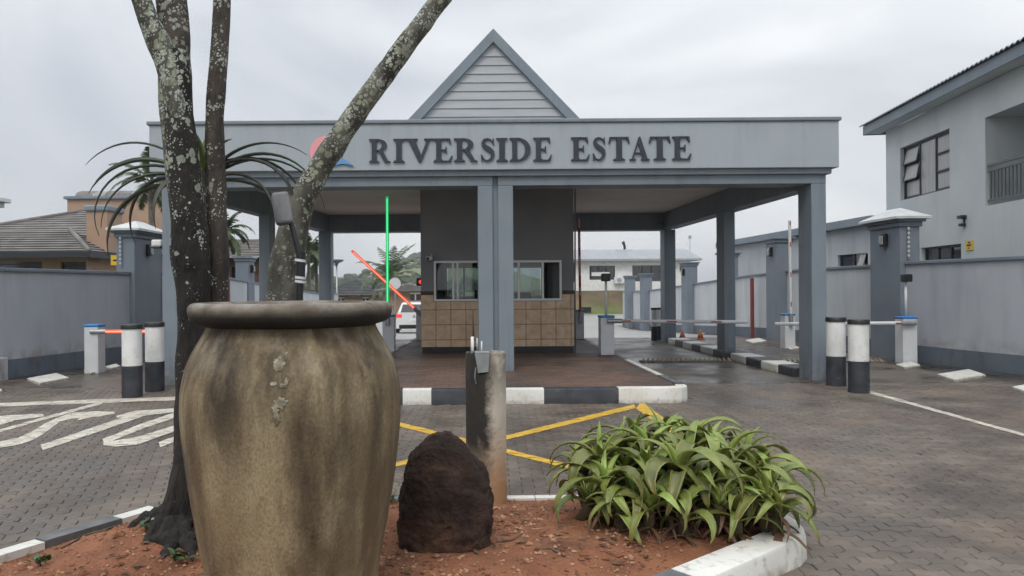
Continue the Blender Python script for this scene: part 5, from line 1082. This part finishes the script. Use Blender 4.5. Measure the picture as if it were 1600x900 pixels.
# wall along y with holes (use local frame by swapping axes)
def ywall(mb, x0, x1, y0, y1, z0, z1, holes):
    S = sorted({y0, y1, *[h[0] for h in holes], *[h[1] for h in holes]}); Z = sorted({z0, z1, *[h[2] for h in holes], *[h[3] for h in holes]})
    for i in range(len(S) - 1):
        for j in range(len(Z) - 1):
            sm_, zm = (S[i] + S[i + 1]) / 2, (Z[j] + Z[j + 1]) / 2
            if any(h[0] < sm_ < h[1] and h[2] < zm < h[3] for h in holes): continue
            mb.box(x0, x1, S[i], S[i + 1], Z[j], Z[j + 1])
ah = [(21.75, 23.5, 2.05, 2.52), (27.4, 28.6, 2.05, 2.6)]
ywall(mb, 11.5, 11.72, 21.2, 33.5, -.5, 3.28, ah); mb.box(11.72, 15.5, 33.3, 33.5, -.5, 3.28); mb.box(11.72, 12.2, 21.2, 21.4, -.5, 3.28); mb.build('wall', pale_m, an)
mb = MB(); mb.box(11.2, 16, 21.1, 33.9, 3.28, 3.52); mb.build('roof_fascia', trim_m, an, bevel=.015)
for h in ah:
    mb = MB(); mb.box(11.58, 11.6, h[0], h[1], h[2], h[3]); w_ = mb.build('window', dglass_m, an)
    for q in range(3): mb = MB(); y = h[0] + (h[1] - h[0]) * (.04 + .46 * q); mb.box(11.55, 11.57, y - .03, y + .03, h[2], h[3]); mb.build('frame', fr_m, w_)
    mb = MB(); ym = (h[0] + h[1]) / 2; mb.hexa([(11.42, h[0] + .2, h[2] + .03), (11.42, h[0] + .5, h[2] + .03), (11.44, h[0] + .5, h[2] + .03), (11.44, h[0] + .2, h[2] + .03)], [(11.55, h[0] + .2, h[3] - .03), (11.55, h[0] + .5, h[3] - .03), (11.57, h[0] + .5, h[3] - .03), (11.57, h[0] + .2, h[3] - .03)]); mb.build('open_sash', curtain_m, w_)

# far house on the grass bank (behind the right lane)
bank_m = mat('grass bank', (.085, .06, .035), (.17, .125, .075), .6, .95, .03, 6, detail=8); overlay(bank_m, (.10, .14, .035), .9, .25, .5, .95, zmask=(-.45, .35), detail=8); overlay(bank_m, (.06, .075, .025), 1.2, .5, .62, .7, detail=8)
mb = MB(); prof_b = [(64.0, -.75), (66, -.65), (67.5, .2), (69.5, 1.2), (72, 1.3), (100, 1.35)]; XsB = [-6, 0, 8, 14, 20, 30, 45, 70]
vs = []
for x in XsB:
    k = max(0, min(1, (x + 2) / 8))
    for y, z in prof_b: vs.append((x, y, (-.8 + (z + .8) * k) + (.05 * math.sin(x * 1.3 + y) if z > 0 else 0)))
nb = len(prof_b); mb.add(vs, [(i * nb + j, (i + 1) * nb + j, (i + 1) * nb + j + 1, i * nb + j + 1) for i in range(len(XsB) - 1) for j in range(nb - 1)]); tag(mb.build('grass_bank', bank_m, smooth=True), kind='structure')
fh = thing('bungalow', 'white bungalow with low grey roof on the grass bank beyond the right lane', 'house', (15, 71, 1.3))
def far(px, py, d=71.0): p = at(px, py, d); return p
X0, X1 = far(860, 400).x, far(1078, 400).x; ez = far(950, 405).z
hol = [];
for (a, b, c_, d_) in ((921, 961, 415, 437), (988, 1033, 415, 440), (1062, 1073, 414, 425), (893, 899, 410, 440)): hol.append((far(a, 420).x, far(b, 420).x, far(950, d_).z, far(950, c_).z))
mb = MB(); wall_with_holes(mb, X0, X1, 1.0, ez, hol, 71, 71.3); mb.box(X1 - .3, X1, 71.3, 80, 1.0, ez); mb.box(X0, X0 + .3, 71.3, 80, 1.0, ez); mb.box(X0 + .3, X1 - .3, 79.7, 80, 1, ez); mb.build('wall', white_m, fh)
for h in hol:
    mb = MB(); mb.box(h[0], h[1], 71.15, 71.18, h[2], h[3]); w_ = mb.build('window', dglass_m, fh)
    if h[1] - h[0] > 1.5:
        for q in (.0, .33, .66, .97): mb = MB(); x = h[0] + (h[1] - h[0]) * q; mb.box(x, x + .08, 71.1, 71.14, h[2], h[3]); mb.build('frame', fr_m, w_)
mb = MB(); mb.box(hol[0][0] + .2, hol[0][1] - .5, 70.98, 71.1, hol[0][2] + .35, hol[0][3] - .6); mb.build('blind', white_m, fh)
rz_ = far(950, 389).z
mb = MB(); mb.add([(X0 - .8, 70.3, ez), (X1 + .9, 70.3, ez), (X1 + .9, 75.5, rz_ + .15), (X0 - .8, 75.5, rz_ + .15), (X0 - .8, 80.5, ez), (X1 + .9, 80.5, ez), (X0 - .8, 70.3, ez - .18), (X1 + .9, 70.3, ez - .18), (X1 + .9, 80.5, ez - .18)],
    [(0, 1, 2, 3), (3, 2, 5, 4), (6, 7, 1, 0), (1, 7, 8, 5, 2)]); mb.build('roof', mat('light roof sheet', (.26, .28, .30), (.32, .34, .36), 1, .45, stretch=(4, .2, 1)), fh)
mb = MB(); c = far(968, 438); mb.box(c.x - .55, c.x + .45, 70.6, 70.95, c.z - .3, c.z + .3); au = mb.build('air_conditioner', cab_m, fh, bevel=.03); mb = MB(); mb.tube([(c.x - .1, 70.59, c.z), (c.x - .1, 70.6, c.z)], .22, 16); mb.build('fan', steel_m, au)
c = far(976, 392, 75); mb = MB(); mb.box(c.x - .8, c.x + .6, 74.6, 75.4, c.z - .45, c.z + .12); ch_ = mb.build('chimney', pale_m, fh); mb = MB(); mb.tube([(c.x, 75, c.z + .12), (c.x, 75, c.z + .45), (c.x - .15, 75, c.z + .9), (c.x - .25, 75, c.z + .75)], [.12, .12, .16, .08], 10); mb.build('cowl', black_m, ch_, smooth=True)
for px, py in ((1078, 373),): mb = MB(); mb.tube([far(px, 398, 74), far(px, py, 74)], .03, 6); mb.box(far(px, py, 74).x - .12, far(px, py, 74).x + .12, 73.9, 74.1, far(px, py, 74).z, far(px, py, 74).z + .3); mb.build('aerial', steel_m, fh)
mb = MB(); p = at(982, 470, 52); mb.cyl(p.x, 52, -.75, 1.6, .04, 8); mb.box(p.x - .12, p.x + .12, 51.94, 52.0, 1.2, 1.45); tag(mb.build('sign_post', black_m), 'thin dark post with small plate on the far grass verge', 'post')
mb = MB(); p = at(927, 489, 60); mb.box(p.x - .55, p.x + .5, 63.9, 64.0, -.55, -.05); tag(mb.build('verge_sign', black_m, bevel=.03), 'small black board on the far grass verge', 'sign')

# ================================================================== LEFT HOUSES
peach_m = mat('peach plaster', (.35, .235, .165), (.41, .28, .20), 1.2, .85, .001, 60)
overlay(peach_m, (.28, .18, .12), 1.5, .55, .8, .4, (1.5, 1.5, .3))
rtile_m = mat('grey concrete roof tile', (.135, .13, .125), (.22, .21, .20), 2.4, .75, .003, 30, detail=7); overlay(rtile_m, (.09, .075, .06), 1.2, .5, .7, .6, detail=6)
def tiled_hip(mb, quad_or_tri, courses, th=.05):
    """slope given by eave a-b and top c-d (c above b, d above a): stepped courses"""
    a, b, c, d = [Vector(v) for v in quad_or_tri]; n = (b - a).cross(d - a).normalized()
    if n.z < 0: n = -n
    for i in range(courses):
        t0, t1 = i / courses, (i + 1) / courses; p0, p1 = a.lerp(d, t0), b.lerp(c, t0); q0, q1 = a.lerp(d, t1), b.lerp(c, t1)
        o0, o1 = n * th, n * .008
        mb.add([p0 + o0, p1 + o0, q1 + o1, q0 + o1, p0 + o1 * .2, p1 + o1 * .2], [(0, 1, 2, 3), (4, 5, 1, 0)])
lh = thing('peach_house', 'peach coloured house with grey tiled hip roof and square chimney behind the left wall', 'house', (-15.5, 27.5, 0))
ap = at(137, 329, 32.0); el = Vector((-22.5, 27.0, 2.93)); er = Vector((-11.3, 27.0, 2.93)); bl = Vector((-22.5, 37, 2.93)); br_ = Vector((-11.3, 37, 2.93)); ap2 = ap + Vector((-.15, .4, 0))
mb = MB(); tiled_hip(mb, (el, er, ap, ap2), 17); tiled_hip(mb, (er, br_, ap, ap), 17); tiled_hip(mb, (bl, el, ap2, ap2), 17); mb.add([bl, br_, ap], [(0, 1, 2)]); roofA = mb.build('roof', rtile_m, lh)
mb = MB(); mb.tube([er + Vector((0, 0, .04)), ap + Vector((0, 0, .05))], .09, 8); mb.tube([el + Vector((0, 0, .04)), ap2 + Vector((0, 0, .05))], .09, 8); mb.build('ridge_tiles', rtile_m, roofA, smooth=True)
hB = at(110, 361, 25.2); fB = at(139, 392, 23.6); fB.z = 2.8; hB2 = Vector((-24, 25.2, hB.z))
bB = Vector((fB.x, 27.4, 2.8)); fl_ = Vector((-24, 23.6, 2.8))
mb = MB(); tiled_hip(mb, (fl_, fB, hB, hB2), 9); tiled_hip(mb, (fB, bB, hB, hB), 9); mb.build('porch_roof', rtile_m, lh)
mb = MB(); mb.tube([fB + Vector((0, 0, .04)), hB + Vector((0, 0, .05))], .08, 8); mb.build('ridge_tiles', rtile_m, roofA, smooth=True)
hl = [(at(-60, 412, 24.2).x, at(66, 412, 24.2).x, .9, at(30, 409, 24.2).z), (at(95, 412, 24.2).x, at(134, 412, 24.2).x, .9, at(110, 409, 24.2).z)]
mb = MB(); wall_with_holes(mb, -24, fB.x - .35, -.1, 2.8, hl, 24.2, 24.45); mb.box(fB.x - .6, fB.x - .35, 24.45, 28, -.1, 2.8); mb.box(-22, fB.x - .6, 27.6, 27.85, -.1, 2.93); mb.box(fB.x - .35, -11.7, 27.6, 27.85, -.1, 2.93); mb.box(-11.95, -11.7, 27.85, 36.5, -.1, 2.93); mb.build('wall', peach_m, lh)
for h in hl:
    mb = MB(); mb.box(h[0], h[1], 24.32, 24.34, h[2], h[3]); w_ = mb.build('window', dglass_m, lh)
    k = h[2]
    while k < h[3]: mb = MB(); mb.box(h[0], h[1], 24.25, 24.3, k, k + .03); mb.build('shutter_slat', fr_m, w_); k += .11
mb = MB(); mb.box(fl_.x, fB.x + .02, 23.55, 23.62, 2.62, 2.8); mb.box(fB.x - .03, fB.x + .03, 23.62, 27.4, 2.62, 2.8); mb.build('fascia_board', fr_m, lh)
c0 = at(135, 388, 24.9); c1 = at(163, 388, 24.9); c2_ = at(178, 385, 24.9); cz = at(150, 330, 24.9).z
mb = MB(); mb.box(c0.x, c1.x + .1, 24.9, 26.0, 2.6, cz); chm = mb.build('chimney', peach_m, lh, bevel=.01)
mb = MB(); mb.box(c0.x - .07, c1.x + .17, 24.83, 26.07, cz, cz + .2); mb.build('chimney_cap', trim_m, chm, bevel=.05)
mb = MB(); u0, u1 = at(105, 311, 35).x, at(262, 311, 35).x; uz = at(180, 311, 35).z; mb.box(u0, u1, 35, 41, 2.9, uz); mb.build('upper_wall', peach_m, lh)
mb = MB(); mb.box(u0 - .12, u1 + .1, 34.88, 41.1, uz, uz + .14); mb.build('upper_parapet', trim_m, lh, bevel=.02)
brl_m = mat('pale barrel sheet', (.22, .22, .22), (.3, .3, .3), 3, .6); mb = MB(); R1 = .36; seg = 12
for q in range(7):
    xa, xb = u0 + .6 + (u1 - u0 - .6) * q / 7 + .012, u0 + .6 + (u1 - u0 - .6) * (q + 1) / 7 - .012
    if q == 0: xa -= .25
    A = [(35 + 1.2 * (1 - math.cos(math.pi / 2 * k / seg)), uz + .14 + R1 * math.sin(math.pi / 2 * k / seg)) for k in range(seg + 1)]
    m_ = MB(); m_.add([(xa, y, z) for y, z in A] + [(xb, y, z) for y, z in A] + [(xa, 40, A[-1][1]), (xb, 40, A[-1][1]), (xa, 40, uz + .14), (xa, 37, uz + .14), (xa, 35, uz + .14)],
        [(k, seg + 1 + k, seg + 2 + k, k + 1) for k in range(seg)] + [(seg, 2 * seg + 1, 2 * seg + 3, 2 * seg + 2)]); m_.build('barrel_roof_panel', brl_m if q % 3 == 1 else rtile_m, lh, smooth=True)
mb = MB(); p = at(182, 407, 23.0); mb.box(p.x - .17, p.x + .17, 23.0, 23.02, p.z - .14, p.z + .16); s_ = mb.build('alarm_sign', yel_m, lh); mb = MB(); mb.box(p.x - .1, p.x + .1, 22.996, 22.9995, p.z - .02, p.z + .03); mb.build('sign_print', black_m, s_); mb = MB(); mb.cyl(p.x, 23.05, .0, p.z + .1, .02, 6); mb.build('sign_post', steel_m, s_)
# roof corner at the far left
mb = MB(); p = at(18, 318, 19.5); nh = thing('white_eaved_house', 'corner of a white eave at the far left edge above the wall', 'house', (p.x - 2, 20, 0))
mb.box(p.x - 6, p.x, 14.5, 19.5, p.z, p.z + .12); mb.build('roof', white_m, nh, bevel=.02); mb = MB(); mb.box(p.x - 6, p.x - .12, 14.6, 19.4, p.z - .12, p.z); mb.build('gutter', steel_m, nh); mb = MB(); mb.box(p.x - 6, p.x - .9, 15, 18.5, -.1, p.z - .12); mb.build('wall', white_m, nh)
# brown house behind the left lane
bh = thing('brown_house', 'brown house with grey tiled roof seen between trunk and canopy column', 'house', (-11.5, 34, -.4))
a_ = Vector((-17, 33.4, at(380, 401, 33.4).z)); b_v = Vector((-8.4, 33.4, a_.z)); rdg = at(383, 374, 37); 
mb = MB(); tiled_hip(mb, (a_, b_v, Vector((rdg.x + .8, 37, rdg.z)), Vector((-15, 37, rdg.z))), 11); tiled_hip(mb, (b_v, Vector((-8.4, 41, a_.z)), Vector((rdg.x + .8, 37, rdg.z)), Vector((rdg.x + .8, 37, rdg.z))), 11); mb.build('roof', rtile_m, bh)
brn_m = mat('brown brick wall', (.09, .06, .045), (.14, .095, .07), 4, .85); hb = [(-11.6, -10.6, .6, 2.6), (-10.2, -9.4, .9, 2.6)]
mb = MB(); wall_with_holes(mb, -16.5, -8.8, -.6, a_.z, hb, 34, 34.25); mb.box(-9.05, -8.8, 34.25, 40.5, -.6, a_.z); mb.build('wall', brn_m, bh)
for h in hb: mb = MB(); mb.box(h[0], h[1], 34.1, 34.13, h[2], h[3]); mb.build('window', dglass_m, bh)

# ================================================================== BEYOND THE GATE: HOUSES, HILL, PALMS, LAMP, CAR
def hip_house(label, x0, x1, d, dep, zb, ze, zr, wm, rm, inset=None, wins=()):
    o = thing('hip_roof_house', label, 'house', ((x0 + x1) / 2, d, zb), 'houses beyond the gate'); e = .5; ins = inset if inset is not None else min((x1 - x0) / 2, dep / 2)
    mb = MB(); wall_with_holes(mb, x0, x1, zb, ze, wins, d, d + .25); mb.box(x0, x0 + .25, d + .25, d + dep, zb, ze); mb.box(x1 - .25, x1, d + .25, d + dep, zb, ze); mb.box(x0 + .25, x1 - .25, d + dep - .25, d + dep, zb, ze); mb.build('wall', wm, o)
    A = [Vector((x0 - e, d - e, ze)), Vector((x1 + e, d - e, ze)), Vector((x1 + e, d + dep + e, ze)), Vector((x0 - e, d + dep + e, ze))]; r0 = Vector((x0 + ins, d + dep / 2, zr)); r1 = Vector((max(x1 - ins, x0 + ins + .05), d + dep / 2, zr))
    mb = MB(); tiled_hip(mb, (A[0], A[1], r1, r0), 10, .06); tiled_hip(mb, (A[1], A[2], r1, r1), 10, .06); tiled_hip(mb, (A[3], A[0], r0, r0), 10, .06); tiled_hip(mb, (A[2], A[3], r0, r1), 10, .06); rf = mb.build('roof', rm, o)
    mb = MB(); mb.tube([A[1], r1], .12, 6); mb.tube([A[0], r0], .12, 6); mb.tube([r0, r1], .12, 6); mb.build('ridge_tiles', rm, rf)
    for w in wins:
        mb = MB(); mb.box(w[0], w[1], d + .1, d + .13, w[2], w[3]); q = mb.build('window', dglass_m, o); mb = MB(); xm = (w[0] + w[1]) / 2; mb.box(xm - .05, xm + .05, d + .05, d + .095, w[2], w[3]); mb.box(w[0], w[1], d + .04, d + .095, w[3] - .09, w[3] - .002); mb.build('frame', white_m, q)
    return o
drk_m = mat('charcoal roof tile', (.03, .033, .036), (.055, .056, .06), 2, .7, .003, 20); tan_m = mat('tan brick', (.22, .15, .105), (.3, .21, .15), 3, .85)
D1 = 78.0; q = lambda px, py, d=D1: at(px, py, d)
hip_house('dark roofed house beyond the left lane, nearer of the pair', q(505, 460).x, q(588, 460).x, D1, 9, -2.4, q(540, 462).z, q(540, 437).z, tan_m, drk_m, wins=((q(527, 460).x, q(538, 460).x, -.9, q(530, 465).z), (q(566, 460).x, q(576, 460).x, -.9, q(530, 465).z)))
hip_house('dark roofed house beyond the left lane, behind the green boom', q(575, 460, 88).x, q(652, 460, 88).x, 88, 10, -2.4, q(600, 459, 88).z, q(600, 433, 88).z, tan_m, drk_m)
hip_house('small tan house with white window behind the parked car', q(598, 460, 56).x, q(672, 460, 56).x, 56, 5, -1.8, q(630, 455, 56).z, q(630, 444, 56).z, tan_m, rtile_m, wins=((q(641, 460, 56).x, q(657, 460, 56).x, q(641, 469, 56).z, q(641, 457.5, 56).z),))
# white garden wall with posts left of the back column
# hill
hill_m = mat('far hill', (.075, .11, .035), (.19, .21, .075), .006, .95, detail=9); overlay(hill_m, (.025, .045, .02), .012, .52, .6, .85, detail=8, stretch=(1, .4, 1)); overlay(hill_m, (.22, .2, .12), .01, .6, .66, .6, detail=6, off=(30, 50, 0))
def crest(x): return (9 + 24 / (1 + math.exp(-(x + 62) / 14))) * (1 if x < 0 else max(.05, 1 - x / 90)) + 5 * noise.noise(Vector((x * .012, 3, 0))) + 2 * noise.noise(Vector((x * .04, 8, 0)))
mb = MB(); Xh = [-900 + 12 * i for i in range(150)]; rowsH = [(120, 0), (250, .05), (380, .2), (480, .42), (600, .75), (700, 1.0), (800, .8), (1100, .2)]
mb.add([(x, y, -3 + (crest(x) + 3) * f + (1.5 * noise.noise(Vector((x * .02, y * .02, 5))) if f > 0 else 0)) for y, f in rowsH for x in Xh], [(j * 150 + i, j * 150 + i + 1, (j + 1) * 150 + i + 1, (j + 1) * 150 + i) for j in range(len(rowsH) - 1) for i in range(149)])
tag(mb.build('hill', hill_m, smooth=True), kind='structure')
# far-off trees on the hill as one mass
wood_m = mat('far trees', (.02, .035, .015), (.045, .065, .028), .15, .95)
mb = MB()
def blob(mb, c, r, h):
    n = 7; vs = [(c[0], c[1], c[2] + h * ru(.9, 1.1))]; 
    for ring, (f, zf) in enumerate(((.7, .8), (1.0, .45), (.75, .05))):
        for k in range(n): a = 6.283 * k / n; s = f * r * ru(.75, 1.25); vs.append((c[0] + s * math.cos(a), c[1] + s * math.sin(a), c[2] + h * zf * ru(.85, 1.15)))
    fs = [(0, 1 + k, 1 + (k + 1) % n) for k in range(n)]
    for ring in range(2): fs += [(1 + ring * n + k, 1 + (ring + 1) * n + k, 1 + (ring + 1) * n + (k + 1) % n, 1 + ring * n + (k + 1) % n) for k in range(n)]
    mb.add(vs, fs)
def hill_z(x, y):
    for j in range(len(rowsH) - 1):
        if rowsH[j][0] <= y <= rowsH[j + 1][0]: t = (y - rowsH[j][0]) / (rowsH[j + 1][0] - rowsH[j][0]); f = rowsH[j][1] + t * (rowsH[j + 1][1] - rowsH[j][1]); return -3 + (crest(x) + 3) * f
    return 0
for k in range(900):
    y = ru(180, 710); x = ru(-.32, .02) * y; dn = noise.noise(Vector((x * .02, y * .012, 2)))
    if dn < .02 + .25 * rnd() and not (y > 690 and rnd() < .25): continue
    r = ru(1.5, 4.5); blob(mb, (x, y, hill_z(x, y) - .5), r, r * ru(1.0, 1.7))
for k in range(70): x = ru(-70, -25) ; y = ru(695, 715); r = ru(3, 6.5); blob(mb, (x, y, hill_z(x, y) - 1), r, r * ru(1.1, 1.8))
tag(mb.build('hillside_trees', wood_m), kind='stuff')
# small far houses on the slope
spk_m = mat('far house walls', (.4, .36, .32), (.5, .46, .42), .2, .9)
# palms
frond_m = mat('palm frond', (.045, .075, .03), (.09, .12, .05), 6, .55); palmt_m = mat('palm trunk', (.12, .10, .08), (.2, .17, .14), 6, .9, .01, 12)
def frond_mesh(length, elev, droop, nl=26, wid=.42):
    mb = MB(); x = z = 0; n = 12; P = []
    for i in range(n + 1):
        t = i / n; a = R(elev - droop * t ** 1.2); P.append(Vector((x, 0, z))); x += length / n * math.cos(a); z += length / n * math.sin(a)
    mb.tube(P, [.025 * (1 - .8 * i / n) for i in range(n + 1)], 4, False)
    for i in range(nl):
        t = .16 + .82 * i / nl; f = t * n; k = min(n - 1, int(f)); p = P[k].lerp(P[k + 1], f - k); d = (P[k + 1] - P[k]).normalized(); ll = wid * length * .42 * math.sin(math.pi * min(1, t * .85 + .12)) + .06
        for s in (-1, 1):
            tip = p + (d * .55 + Vector((0, s * .75, -.35 + ru(-.2, .2)))).normalized() * ll; w = d * .022 * (1 + length * .3)
            mid = p.lerp(tip, .5) + Vector((0, 0, .04 * ll)); mb.add([p - w, p + w, mid + w, tip, mid - w], [(0, 1, 2, 4), (4, 2, 3)])
    return mb.mesh('frond', frond_m)
def palm(label, px, d, top_py, L_, nf, tr_r=.14, zb=None, el0=75, droopy=0):
    c = at(px, top_py, d); zb = gz(d) - .3 if zb is None else zb; o = thing('palm_tree', label, 'palm', (c.x, d, zb), 'palm trees')
    mb = MB(); mb.tube([(c.x + .1, d, zb), (c.x + .04, d, (zb + c.z) / 2), (c.x, d, c.z)], [tr_r * 1.2, tr_r, tr_r * .85], 10, True, .1, 3); mb.build('trunk', palmt_m, o, smooth=True)
    fm = [frond_mesh(L_, e, dr + droopy) for e, dr in ((80, 60), (62, 90), (45, 105), (25, 100), (5, 85), (-20, 60))]
    for k in range(nf):
        q = bpy.data.objects.new('frond', fm[int(k * 6 / nf)]); COL.objects.link(q); q.parent = o; q.location = (0, 0, c.z - zb); q.rotation_euler = (0, 0, k * 2.4 + ru(-.2, .2)); s = ru(.85, 1.1); q.scale = (s, s, s)
palm('palm with spreading fronds behind the green lit boom', 611, 70, 437, 4.0, 22, .22, -2.3)
palm('palm rising left of the back left column', 482, 42, 397, 1.7, 16, .1)
palm('slim palm immediately beside the back left column', 494, 44, 410, 1.6, 16, .1)
palm('palm frond crown above the left wall pillar beside the canopy', 236, 30, 288, 1.9, 20, .13)
palm('palm between the lichen tree and left canopy column', 352, 29, 362, 1.25, 20, .12, droopy=15)
# shrub near left pillar
# street lamp
p = at(526, 407, 50.0); sl = thing('street_lamp', 'slim dark street lamp with flat disc head beyond the left lane', 'street lamp', (p.x, 50, -1.2))
mb = MB(); mb.tube([(p.x, 50, -1.5), (p.x, 50, p.z - .35)], [.07, .05], 10); mb.build('pole', steel_m, sl, smooth=True)
mb = MB(); mb.lathe((p.x, 50, p.z), [(.06, -.36), (.12, -.2), (.46, -.02), (.47, .04), (.3, .07), (0, .08)], 20); mb.build('lamp_head', dark_m, sl, smooth=True)
# round sign back, traffic light
p = at(617, 443, 30.0); rs = thing('round_sign', 'back of a round grey road sign behind the green boom', 'sign', (p.x, 30, gz(30)))
mb = MB(); mb.tube([(p.x, 29.97, p.z), (p.x, 30.0, p.z)], .23, 24); mb.build('disc', alu_m, rs); mb = MB(); mb.cyl(p.x, 30.05, gz(30), p.z + .2, .03, 8); mb.build('pole', steel_m, rs)
p = at(656.5, 440.5, 24.0); tl = thing('traffic_signal', 'small signal with round red light at the left edge of the booth', 'traffic light', (p.x, 24, 0))
mb = MB(); mb.box(p.x - .12, p.x + .09, 24.0, 24.15, p.z - .13, p.z + .13); mb.build('housing', black_m, tl, bevel=.02); mb = MB(); mb.tube([(p.x + .02, 23.95, p.z), (p.x + .02, 24.0, p.z)], .062, 16); mb.build('lamp', emit('red signal', (1, .05, .03), 1.1), tl)
mb = MB(); mb.cyl(p.x + .06, 24.2, -.1, p.z + .1, .035, 8); mb.build('pole', steel_m, tl)
# car
car_m = mat('white car paint', (.70, .71, .72), None, rough=.22, coat=.5); tyre_m = mat('tyre rubber', (.015, .015, .016), None, rough=.8)
cc = at(647, 500, 36.0); cz0 = gz(36)
car = thing('hatchback_car', 'white hatchback seen from behind waiting beyond the slanting red boom', 'car', (cc.x, 36, cz0), rz=R(3)); BASE[car.name] = Vector((0, 0, 0))
def section(y, w, zl, zh, wt): return [(-w, y, zl), (-w, y, zl + (zh - zl) * .45), (-wt, y, zh), (wt, y, zh), (w, y, zl + (zh - zl) * .45), (w, y, zl)]
S_ = [section(-.02, .80, .30, .92, .74), section(.05, .86, .22, .96, .79), section(.7, .87, .2, .97, .8), section(2.6, .87, .2, .96, .8), section(3.5, .85, .22, .88, .76), section(3.95, .72, .3, .7, .65)]
mb = MB(); n6 = 6
for s_ in S_: mb.v += s_
for i in range(len(S_) - 1):
    for k in range(n6): mb.f.append((i * 6 + k, i * 6 + (k + 1) % 6, (i + 1) * 6 + (k + 1) % 6, (i + 1) * 6 + k)); mb.m.append(0)
mb.f += [tuple(range(6)), tuple(30 + k for k in range(6))[::-1]]; mb.m += [0, 0]; cb = mb.build('body', car_m, car, local=True, bevel=.04)
mb = MB(); mb.hexa([(-.79, .08, .95), (.79, .08, .95), (.79, 2.9, .95), (-.79, 2.9, .95)], [(-.58, .42, 1.44), (.58, .42, 1.44), (.58, 1.9, 1.46), (-.58, 1.9, 1.46)]); mb.build('cabin', car_m, car, local=True, bevel=.06)
mb = MB(); mb.add([(-.63, .095, 1.0), (.63, .095, 1.0), (.52, .335, 1.36), (-.52, .335, 1.36)], [(0, 1, 2, 3)]); mb.build('rear_window', dglass_m, car, local=True)
for s in (-1, 1):
    mb = MB(); mb.hexa([(s * .796 - .004, .35, .99), (s * .796 + .004, .35, .99), (s * .80 + .004, 2.5, .99), (s * .80 - .004, 2.5, .99)], [(s * .61 - .004, .55, 1.37), (s * .61 + .004, .55, 1.37), (s * .61 + .004, 1.8, 1.37), (s * .61 - .004, 1.8, 1.37)]); mb.build('side_window', dglass_m, car, local=True)
    mb = MB(); mb.box(*sorted((s * .56, s * .84)), -.03, .12, .74, .92); mb.build('tail_light', emit('tail light', (.8, .05, .04), .35), car, local=True, bevel=.03)
    for y in (.68, 3.15):
        mb = MB(); mb.tube([(s * .70, y, .3), (s * .88, y, .3)], .3, 20); wh = mb.build('wheel', tyre_m, car, local=True, smooth=True, angle=40); mb = MB(); mb.tube([(s * .85, y, .3), (s * .886, y, .3)], .19, 16); mb.build('rim', alu_m, wh, local=True)
mb = MB(); mb.box(-.26, .26, -.045, -.02, .56, .67); mb.build('number_plate', white_m, car, local=True); mb = MB(); mb.box(-.7, .7, -.05, .02, .24, .42); mb.build('bumper', black_m, car, local=True, bevel=.03)
mb = MB(); mb.tube([(0, -.05, .82), (0, -.02, .82)], .06, 16); mb.build('badge', steel_m, car, local=True)
# haze
hz_m = bpy.data.materials.new('haze'); hz_m.use_nodes = True; hn = hz_m.node_tree.nodes; hn.remove(hn['Principled BSDF']); pv = hn.new('ShaderNodeVolumePrincipled'); pv.inputs['Density'].default_value = .0005; pv.inputs['Color'].default_value = (.93, .95, .98, 1); pv.inputs['Anisotropy'].default_value = .2
hz_m.node_tree.links.new(pv.outputs[0], hn['Material Output'].inputs['Volume'])
mb = MB(); mb.box(-4100, 4100, -80, 4100, -6, 60)
HAZE = True
if HAZE: tag(mb.build('haze', hz_m), kind='stuff')
